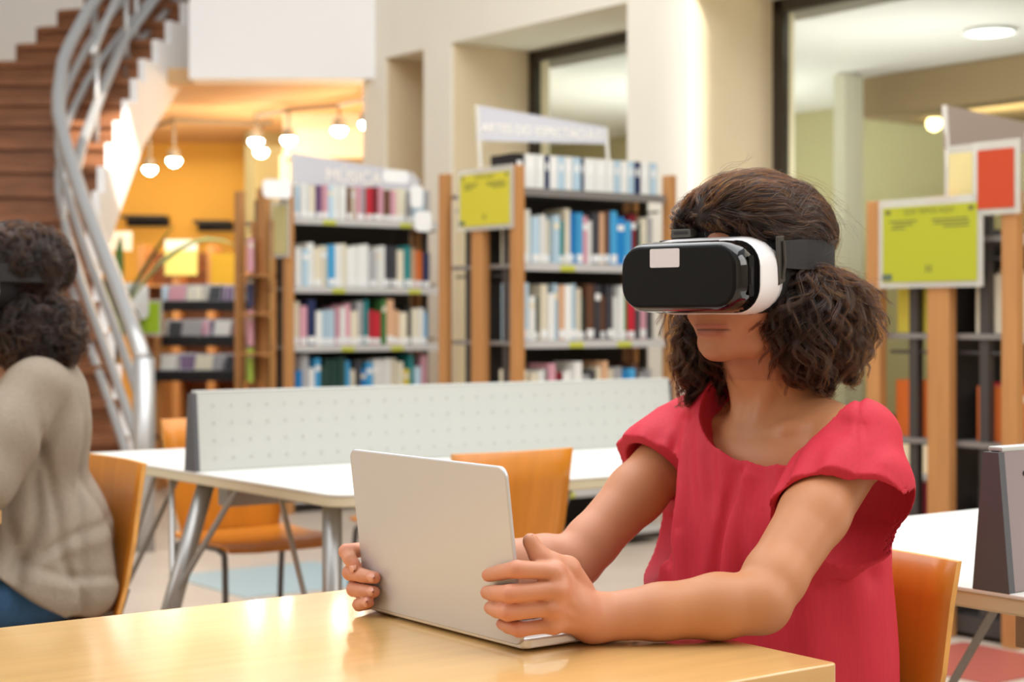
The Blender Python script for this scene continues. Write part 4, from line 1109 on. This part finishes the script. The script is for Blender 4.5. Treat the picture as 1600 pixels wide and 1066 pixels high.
# right hand (far): round the lid's left edge
mcpR = [at(600, 855, 2.41), at(601, 885, 2.415), at(602, 913, 2.415), at(606, 938, 2.41)]
pipR = [at(541, 862, 2.366), at(547, 895, 2.362), at(553, 921, 2.358), at(561, 945, 2.352)]
tipR = [at(555, 884, 2.348), at(586, 903, 2.325), at(585, 925, 2.325), at(577, 942, 2.325)]
thR = [at(690, 880, 2.46), at(660, 862, 2.435), at(638, 850, 2.41), at(622, 840, 2.395)]
hand(fd, W_R, mcpR, pipR, tipR, thR, r=.0108)
tips_all = np.array(tipL + tipR + pipL + pipR + mcpL)
def skin_col(V):
    c = np.tile(SKIN, (len(V), 1))
    q = (V - HC) @ HAX.T
    inhead = (np.abs(q[:, 0]) < .16) & (np.abs(q[:, 1]) < .12) & (q[:, 2] > -.16)
    c[inhead] = SKIN_F
    wv = np.clip((.20 - V[:, 0]) / .10, 0, 1)[:, None]; c = c * (1 - wv) + SKIN_H * wv
    d = np.min(np.linalg.norm(V[:, None, :] - tips_all[None], axis=2), 1) if len(V) < 1 else None
    red = np.zeros(len(V))
    for p in tips_all: red = np.maximum(red, np.exp(-((V - p) ** 2).sum(1) / .010 ** 2))
    c = c * (1 - .30 * red[:, None] * np.array([.1, .9, .8]))
    lipd = np.minimum(((q - np.array([.100, 0, -.0810])) / np.array([.016, .0300, .0042])) ** 2 @ np.ones(3), ((q - np.array([.098, 0, -.0915])) / np.array([.016, .0250, .0044])) ** 2 @ np.ones(3))
    lw = .65 * np.clip(1.5 - lipd, 0, 1)[:, None] * inhead[:, None]
    c = c * (1 - lw) + LIP * lw
    ml = np.exp(-((q[:, 2] + .0861) / .0017) ** 2) * np.clip((.031 - np.abs(q[:, 1])) / .006, 0, 1) * (q[:, 0] > .08) * inhead  # mouth line: crease shade and mucosa tone put into the colour
    c = c * (1 - ml[:, None]) + np.array(lin('5e2f2b')) * ml[:, None]
    n = noise3(V, 3, 8, 60.0)[:, None] * .03
    return c * (1 + n)
person_mesh('body', fd, M_skin, woman, WB, skin_col)
body_ob = COL.objects['body'] if 'body' in COL.objects else None
# nails: the far hand shows them, the near one at its tips
for p, t in list(zip(pipR, tipR))[1:]:
    nail(woman, WB, t + (t - p) / np.linalg.norm(t - p) * .001 + np.array([-.0074, -.0066, .0016]), t - p, (-.75, -.62, .12))
nail(woman, WB, tipR[0] + np.array([-.0045, -.0068, -.001]), tipR[0] - pipR[0], (-.45, -.88, .1))
nail(woman, WB, thL[4] + np.array([.0062, -.0055, .002]), thL[4] - thL[3], (.7, -.7, .3), .006, .008)

# blouse: a loose shell with a wide neck and cap sleeves
M_red_ = mat('coral_red_viscose', 'cb3344', .62, var=.05, scale=30, stretch=(8, 8, .6), spec=.25)
gd = Field((.10, 2.06, .49), (.70, 2.80, 1.075), .0028)
gd.ell(T(.004, -.026, .80), (.150, .212, .30), BAX, .02)
gd.ell(T(.01, -.020, .62), (.154, .212, .26), BAX, .05)
gd.ell(T(-.015, 0, .955), (.105, .178, .085), BAX, .04)
for s_ in (1, -1): gd.ell(T(.082, s_ * .070, .845), (.056, .066, .068), BAX, .05)
for S in (S_L, S_R):
    nb = T(-.02, 0, 1.0); gd.cone(nb + (S - nb) * .2 + UP * .02, S + UP * .010, .045, .054, .03)
eL = np.array([.434, 2.276, .874]); eR = np.array([.226, 2.590, .910])
dL = (E_L - S_L) / np.linalg.norm(E_L - S_L)
gd.chain([S_L, S_L + np.array([-.002, -.035, -.055]), eL + np.array([.006, 0, 0]), eL + np.array([-.002, -.07, -.07])], [.056, .069, .077, .080], .025)
gd.chain([S_L, S_L + dL * .08, S_L + dL * .17], [.058, .0575, .0575], .02)
dR = (E_R - S_R) / np.linalg.norm(E_R - S_R)
gd.chain([S_R, S_R + dR * .05, eR, eR + dR * .09], [.058, .064, .076, .080], .03)
# folds
sl = (slice(None),) * 3
X = (gd.lo[0] + gd.h * np.arange(gd.n[0]))[:, None, None]; Y = (gd.lo[1] + gd.h * np.arange(gd.n[1]))[None, :, None]; Z = (gd.lo[2] + gd.h * np.arange(gd.n[2]))[None, None, :]
lf = (X - TCX[0]) * bf[0] + (Y - TCX[1]) * bf[1]; ll = (X - TCX[0]) * bl[0] + (Y - TCX[1]) * bl[1]
wfold = np.clip((.93 - Z) / .12, 0, 1)
fold = .0045 * wfold * np.sin(ll * 62 + 2.0 * np.sin(Z * 9) + 1.1) * (.5 + .5 * np.sin(ll * 23 + .7))
fold = fold + .0030 * wfold * np.sin(ll * 118 + 3 * np.sin(Z * 7 + ll * 6)) * np.clip(lf / .06, 0, 1)
gx = np.clip((Z - .86) / .05, 0, 1) * np.clip((.99 - Z) / .03, 0, 1) * np.clip(lf / .05, 0, 1)
fold = fold + .0030 * gx * np.sin((ll + .35 * (Z - .9)) * 150)
back = np.clip((-lf - .02) / .05, 0, 1)
fold = fold + .004 * back * np.sin(ll * 40 + Z * 18) * np.clip((.95 - Z) / .1, 0, 1)
gd.a += fold.astype(np.float32)
def crease(p, q, amp, sig, k=1):
    p = np.array(p); q = np.array(q); d = q - p; L = d @ d
    lo = np.minimum(p, q) - .05; hi = np.maximum(p, q) + .05
    s_, x, y, z = gd.sub(lo, hi)
    t = np.clip(((x - p[0]) * d[0] + (y - p[1]) * d[1] + (z - p[2]) * d[2]) / L, 0, 1)
    r2 = (x - p[0] - t * d[0]) ** 2 + (y - p[1] - t * d[1]) ** 2 + (z - p[2] - t * d[2]) ** 2
    gd.a[s_] += (amp * np.exp(-r2 / sig ** 2)).astype(np.float32)
# pleat down the front, gathers from the shoulders, sleeve wrinkles
crease(T(.135, .045, .935), T(.165, .02, .72), .020, .010); crease(T(.135, .062, .93), T(.165, .045, .72), -.010, .013)
crease(T(.165, .02, .78), T(.16, .0, .62), .006, .014)
crease(T(.10, -.085, 1.0), T(.15, -.075, .80), .009, .010); crease(T(.10, -.105, 1.0), T(.15, -.11, .78), .008, .010); crease(T(.10, -.065, .99), T(.15, -.05, .85), .004, .009)
crease(S_R + np.array([-.02, .01, .06]), S_R + np.array([-.03, -.09, -.09]), .008, .014)
crease(S_L + np.array([-.030, -.045, .035]), S_L + np.array([-.085, -.075, -.10]), .004, .014)
crease(S_L + np.array([-.02, -.05, .03]), S_L + np.array([-.05, -.10, -.08]), .003, .012)
crease(S_L + np.array([.06, -.02, .0]), S_L + np.array([.05, -.09, -.14]), .005, .012)
crease(eL + np.array([.06, .08, -.08]), eL + np.array([.0, .13, -.22]), .010, .02)
crease(eL + np.array([-.06, .06, -.08]), eL + np.array([-.06, .10, -.26]), .010, .018)
crease(S_L + np.array([.002, -.0, .07]), S_L + np.array([-.004, -.10, -.0]), .0030, .004)   # shoulder seam
# shoulder seam of the near sleeve
p0 = np.array([.4925, 2.36, 1.027]); p1 = np.array([.462, 2.25, .93]); nn = np.cross(p1 - p0, np.array([-.35, -.75, .55])); nn /= np.linalg.norm(nn)
s_, x, y, z = gd.sub(p1 - .10, p0 + .08)
pd_ = (x - p0[0]) * nn[0] + (y - p0[1]) * nn[1] + (z - p0[2]) * nn[2]
gd.a[s_] += (.0028 * np.exp(-(pd_ / .0035) ** 2) * np.clip((z - .88) / .02, 0, 1)).astype(np.float32)
# openings
gd.chain([S_L + dL * .05 + np.array([.004, .0, -.01]), S_L + dL * .12 + np.array([.008, .006, -.008]), S_L + dL * .24 + np.array([.010, .004, -.006])], [.045, .050, .056], .004) if False else None
gd.cone(S_L + dL * .05, S_L + dL * .26, .0505, .0520, .003, sign=-1)
gd.cone(S_L + np.array([.006, -.045, -.065]), eL + np.array([-.010, -.07, -.07]), .062, .0755, .004, sign=-1)
gd.cone(S_R + dR * .035, S_R + dR * .24, .054, .075, .003, sign=-1)
gd.ell(T(.035, .050, 1.024), (.120, .130, .102), np.stack([bf * .97 + bl * .2, bl * .97 - bf * .2, UP]), .002, sign=-1)
gd.ell(T(-.02, .02, 1.07), (.095, .10, .075), BAX, .002, sign=-1)
def cut(c, n, R, push):
    c = np.array(c); n = np.array(n) / np.linalg.norm(n); cc = c + n * push
    s_, x, y, z = gd.sub(cc - R - .01, cc + R + .01)
    d = np.maximum(-((x - c[0]) * n[0] + (y - c[1]) * n[1] + (z - c[2]) * n[2]), np.sqrt((x - cc[0]) ** 2 + (y - cc[1]) ** 2 + (z - cc[2]) ** 2) - R)
    gd.a[s_] = np.maximum(gd.a[s_], -d)
cut(eL, (-.10, -.886, -.464), .125, .075)
cut(S_L + dL * .128, dL * .5 + np.array([0, -.886, -.464]) * .5, .098, .088)
cut(eR, dR, .118, .07)
gd.a[:, :, :12] = .05
person_mesh('blouse', gd, M_red_, woman, WB, None, 2)

# trousers, shoes
td = Field((-.25, 1.95, .0), (.75, 3.0, .72), .007)
td.ell(T(-.03, 0, .55), (.135, .165, .115), BAX, .03)
for s_ in (1, -1):
    hip, knee, ank = T(0, s_ * .085, .53), T(.40, s_ * .10, .50), T(.36, s_ * .10, .09)
    td.chain([hip, knee], [.088, .062], .03); td.chain([knee, knee + (ank - knee) * .35, ank], [.062, .058, .045], .02)
person_mesh('trousers', td, mat('dark_navy_trousers', '23263a', .8), woman, WB, None)
for s_ in (1, -1):
    sd = Field(T(.26, s_ * .10, 0) - np.array([.22, .22, 0]), T(.42, s_ * .10, 0) + np.array([.22, .22, .14]), .006)
    sd.chain([T(.33, s_ * .10, .045), T(.40, s_ * .10, .035), T(.52, s_ * .11, .028)], [.040, .036, .026], .02); sd.cone(T(.35, s_ * .10, .06), T(.355, s_ * .10, .10), .04, .044, .02)
    person_mesh('shoe', sd, M_black, woman, WB, None)

# hair
hd = Field((.12, 2.22, 1.0), (.64, 2.74, 1.42), .004)
hd.ell(H(-.018, 0, .048), (.112, .088, .092), HAX, .01)
hd.ell(H(-.072, .0, .042), (.084, .088, .084), HAX, .03)
hd.ell(H(.045, .012, .078), (.055, .070, .046), HAX, .025)
for s_ in (1, -1): hd.ell(H(.045, s_ * .062, .062), (.045, .024, .040), HAX, .02)
hd.cone(H(-.03, 0, .03), H(-.045, 0, -.05), .092, .085, .02)
hd.ell(H(-.046, .090, -.070), (.062, .048, .064), HAX, .03)          # near side mass
hd.ell(H(-.086, .074, -.072), (.062, .060, .066), HAX, .03)
hd.ell(H(-.012, .082, -.072), (.040, .026, .062), HAX, .03)
hd.ell(H(-.102, .01, -.070), (.058, .080, .068), HAX, .04)
hd.ell(H(-.01, -.080, -.080), (.042, .022, .070), HAX, .03)          # far side mass
hd.ell(H(.014, -.086, -.105), (.026, .016, .052), HAX, .02)
hd.cone(H(-.035, .0, .018), H(-.036, 0, .020), .0, .0, .001)
a_ = hd.a
X = (hd.lo[0] + hd.h * np.arange(hd.n[0]))[:, None, None]; Y = (hd.lo[1] + hd.h * np.arange(hd.n[1]))[None, :, None]; Z = (hd.lo[2] + hd.h * np.arange(hd.n[2]))[None, None, :]
qf = (X - HC[0]) * hf[0] + (Y - HC[1]) * hf[1]; ql = (X - HC[0]) * hl[0] + (Y - HC[1]) * hl[1]; qu = Z - HC[2]
strapz = np.exp(-((qu - .020) / .020) ** 2)
hd.a = (hd.a + .013 * strapz + np.where(qu < -.01, .0045 * np.sin(qf * 85 + 5 * np.sin(qu * 30)) * np.sin(ql * 70 + 3 * qu * 20), .0015 * np.sin(ql * 160 + 8 * qu))).astype(np.float32)
# face and neck stay free of hair
hd.ell(H(.068, .0, -.065), (.080, .066, .110), HAX, .004, sign=-1)
hd.cone(H(.03, .01, -.11), T(.06, .01, .96), .062, .075, .004, sign=-1)
hd.ell(H(.105, 0, .026), (.062, .088, .036), HAX, .008, sign=-1)
hd.ell(H(.112, -.050, .062), (.045, .022, .022), HAX, .006, sign=-1)
hair_ob, HV, HQ = person_mesh('hair', hd, M_hairb, woman, WB, None, 1)
def hair_flow(P):
    q = (P - HC) @ HAX.T
    up = np.clip((q[:, 2] - .012) / .03, 0, 1)[:, None]
    top = -hf * 1.0 + 0 * UP; d_top = np.tile(top, (len(P), 1)) - UP * np.clip((-q[:, :1] - .02) / .10, 0, 1) * 1.2 - UP * .12 + hl * .30 * np.clip((q[:, :1] + .05) / .08, 0, 1)
    swirl = noise3(P, 11, 6, 26.0)[:, None] * .45
    d_low = -UP + -hf * .25 + hl * np.sign(q[:, 1:2]) * .1 + np.cross(np.tile(UP, (len(P), 1)), hd.grad(P)) * swirl * 1.3
    return d_top * up + d_low * (1 - up)
HVq = (HV - HC) @ HAX.T
topv = HV[HVq[:, 2] > .036]; lowv = HV[(HVq[:, 2] < .004) & (HVq[:, 2] > -.15)]
hair_strands('strands', hd, topv, hair_flow, hair_ob, WB, M_hairs, 1500, 16, 14, .11, .0022, .0022, (.0, .006), .00026, 5, 60)
hair_strands('strands', hd, lowv, hair_flow, hair_ob, WB, M_hairs, 1700, 16, 20, .105, .010, .0022, (-.002, .012), .00026, 6, 150, .30)
hair_strands('strands', hd, np.concatenate([lowv, lowv, topv]), hair_flow, hair_ob, WB, M_hairs, 260, 3, 20, .10, .012, .005, (.003, .016), .00014, 9, 140, .35)
headset('white and black headset worn by the woman in red, blank label on its front', HC + UP * -.0125 - hl * .004, F2)

# ---------- person at the left edge, seen from behind
HC2 = at(2, 447, 3.86); F2b = (-A[0] * .95 - B[0] * .1, -A[1] * .95 - B[1] * .1)
pf, pl_, pu = local_axes(F2b); PAX = np.stack([pf, pl_, pu])
PC = np.array([*uv(1.41, 3.83)[:2], 0.0])
P2 = lambda f, l, z: PC + bf * f + bl * l + UP * z
H2 = lambda f, l, u: HC2 + pf * f + pl_ * l + pu * u
per = thing('person', 'seated person in a beige sweater and jeans at the left edge, curly dark hair', 'person', tuple(PC))
SL2 = P2(.02, .165, 1.0); SR2 = P2(.02, -.165, 1.0)
EL2 = P2(.16, .205, .795); WL2 = P2(.37, .12, .79); ER2 = P2(.16, -.205, .80); WR2 = P2(.37, -.10, .79)
fd2 = Field(P2(0, 0, .55) - np.array([.62, .62, 0]), P2(0, 0, 1.42) + np.array([.45, .45, 0]), .0055)
fd2.ell(P2(0, 0, .85), (.10, .15, .22), BAX, .03)
fd2.chain([SL2, SR2], [.05, .05], .02); fd2.chain([H2(-.02, 0, -.06), P2(.0, 0, 1.02)], [.055, .062], .02)
fd2.ell(H2(-.01, 0, .03), (.098, .078, .092), PAX, .01); fd2.ell(H2(.04, 0, -.045), (.06, .058, .074), PAX, .02); fd2.ell(H2(.07, 0, -.11), (.022, .024, .02), PAX, .02)
fd2.chain([H2(.096, 0, .01), H2(.118, 0, -.05)], [.01, .013], .01); fd2.ell(H2(.094, 0, -.08), (.012, .025, .012), PAX, .006)
for S, E, W, s_ in ((SL2, EL2, WL2, 1), (SR2, ER2, WR2, -1)):
    fd2.chain([S, E, W], [.045, .038, .027], .015)
    mm = [W + bf * .085 + bl * s_ * (.024 - .016 * k) + UP * -.004 for k in range(4)]
    pp_ = [m + bf * .042 + UP * -.004 for m in mm]; tt_ = [p + bf * .034 - UP * .020 for p in pp_]
    hand(fd2, W, mm, pp_, tt_, [W + bf * .02 - bl * s_ * .015, W + bf * .05 - bl * s_ * .045, W + bf * .085 - bl * s_ * .055, W + bf * .11 - bl * s_ * .05], r=.009)
person_mesh('body', fd2, M_skin, per, PC, lambda V: np.tile(np.array(lin('9a6a4c')), (len(V), 1)))
sw = Field(P2(0, 0, .42) - np.array([.50, .55, 0]), P2(0, 0, 1.14) + np.array([.42, .42, 0]), .0055)
sw.ell(P2(-.01, 0, .88), (.128, .172, .24), BAX, .03); sw.ell(P2(-.050, 0, .64), (.170, .215, .20), BAX, .07); sw.ell(P2(-.020, 0, .53), (.205, .235, .10), BAX, .06); sw.ell(P2(.07, .02, .555), (.165, .213, .092), BAX, .05); sw.ell(P2(-.035, .05, .90), (.115, .145, .15), BAX, .05)
sw.ell(P2(-.03, 0, .985), (.105, .175, .085), BAX, .04)
for S, E, W in ((SL2, EL2, WL2), (SR2, ER2, WR2)):
    sw.chain([S, S + (E - S) * .5, E, E + (W - E) * .5, W], [.066, .070, .064, .052, .040], .05)
sX = (sw.lo[0] + sw.h * np.arange(sw.n[0]))[:, None, None] - PC[0]; sY = (sw.lo[1] + sw.h * np.arange(sw.n[1]))[None, :, None] - PC[1]; sZ = (sw.lo[2] + sw.h * np.arange(sw.n[2]))[None, None, :]
sf = sX * bf[0] + sY * bf[1]; sl_ = sX * bl[0] + sY * bl[1]; ang = np.arctan2(sl_, -sf)       # 0 at the back, pi/2 at the wearer's left
dr = 0
for a0, sl0, am, wd in ((1.75, -.3, .014, .09), (1.45, .25, .012, .06), (1.15, -.2, .011, .07), (.80, .35, .009, .08), (.45, .1, .006, .12), (-.1, -.2, .006, .14), (2.05, .2, .010, .10)):
    dr = dr + am * np.exp(-((ang - a0 - sl0 * (sZ - .7) * 4 - .06 * np.sin(sZ * 21 + a0 * 5)) / wd) ** 2)
dr = dr * np.clip((1.0 - sZ) / .12, 0, 1)
for z0, sl0, am, wd in ((.665, -.07, .008, .011), (.640, -.07, -.006, .014), (.575, .05, .007, .011), (.552, .05, -.005, .013)):
    dr = dr + am * np.exp(-((sZ - z0 - sl0 * (ang - 1.2) - .008 * np.sin(ang * 5 + z0 * 40)) / wd) ** 2) * np.clip(1 - np.abs(ang - 1.3) / .9, 0, 1)
sw.a += dr.astype(np.float32)
sw.a = np.maximum(sw.a, (.475 + np.clip(sf + .04, 0, 1) * .70 + .008 * np.sin(ang * 6)) - sZ).astype(np.float32)
nzv = np.stack(np.meshgrid(*[sw.lo[k] + sw.h * np.arange(sw.n[k]) for k in range(3)], indexing='ij'), -1).reshape(-1, 3)
sw.a += (.0030 * noise3(nzv * np.array([1, 1, .35]), 21, 7, 34.0)).reshape(sw.a.shape).astype(np.float32); del nzv
sw.ell(H2(.02, 0, -.17), (.07, .07, .06), PAX, .004, sign=-1)
sw.a[:, :, :8] = .05
person_mesh('sweater', sw, mat('greige_knit', '998d7e', .9, var=.06, scale=120, bump=.25, spec=.15), per, PC)
jd = Field(P2(0, 0, 0) - np.array([.75, .7, 0]), P2(0, 0, .72) + np.array([.45, .45, 0]), .008)
jd.ell(P2(-.02, 0, .53), (.14, .18, .10), BAX, .03)
for s_ in (1, -1):
    hip, knee, ank = P2(.02, s_ * .10, .535), P2(.43, s_ * .13, .52), P2(.38, s_ * .12, .09)
    jd.chain([hip, knee], [.095, .068], .03); jd.chain([knee, ank], [.068, .048], .02)
person_mesh('jeans', jd, mat('blue_denim', '2a4f72', .85, var=.15, scale=150), per, PC)
for s_ in (1, -1):
    sd = Field(P2(.35, s_ * .12, 0) - np.array([.25, .25, 0]), P2(.45, s_ * .12, .14) + np.array([.25, .25, 0]), .008)
    sd.chain([P2(.36, s_ * .12, .045), P2(.43, s_ * .12, .035), P2(.54, s_ * .13, .028)], [.042, .038, .028], .02); sd.cone(P2(.375, s_ * .12, .06), P2(.38, s_ * .12, .10), .042, .05, .02)
    person_mesh('shoe', sd, M_black, per, PC)
h2 = Field(HC2 - np.array([.30, .30, .30]), HC2 + np.array([.32, .30, .26]), .006)
h2.ell(H2(-.02, 0, .055), (.125, .105, .090), PAX, .01); h2.ell(H2(-.07, 0, .045), (.085, .10, .08), PAX, .03)
h2.ell(H2(-.065, 0, -.095), (.095, .12, .09), PAX, .02); h2.ell(H2(-.06, .07, -.11), (.09, .07, .09), PAX, .03); h2.ell(H2(-.06, -.07, -.11), (.09, .07, .09), PAX, .03)
nzv = np.stack(np.meshgrid(*[h2.lo[k] + h2.h * np.arange(h2.n[k]) for k in range(3)], indexing='ij'), -1).reshape(-1, 3)
h2.a += (.005 * noise3(nzv, 31, 8, 70.0)).reshape(h2.a.shape).astype(np.float32); del nzv
h2.ell(H2(.085, 0, -.04), (.085, .07, .13), PAX, .004, sign=-1)
hob, HV2, _ = person_mesh('hair', h2, mat('dark_curly_hair', '2c1b15', .6, var=.4, scale=60), per, PC, None, 1)
def flow2(P):
    n = h2.grad(P); sw_ = noise3(P, 41, 6, 45.0)[:, None]
    return -UP * 1.0 - pf * .2 + np.cross(np.tile(UP, (len(P), 1)), n) * sw_ * 1.6 + UP * noise3(P, 42, 6, 60.0)[:, None] * .5
q2 = (HV2 - HC2) @ PAX.T
hair_strands('strands', h2, HV2[q2[:, 2] < -.01], flow2, hob, PC, hair_mat('curly_hair_strand', .95, .9, .35), 1500, 12, 20, .075, .016, .003, (-.004, .014), .0004, 15, 260, .25)
hair_strands('strands', h2, HV2[q2[:, 2] > .03], flow2, hob, PC, hair_mat('curly_hair_strand_top', .95, .9, .35), 700, 12, 16, .06, .014, .003, (.0, .008), .0004, 16, 220, .1)
headset('headset strapped on the curly-haired person at the left edge', HC2 + UP * -.004, F2b, (.135, .104), -.025)
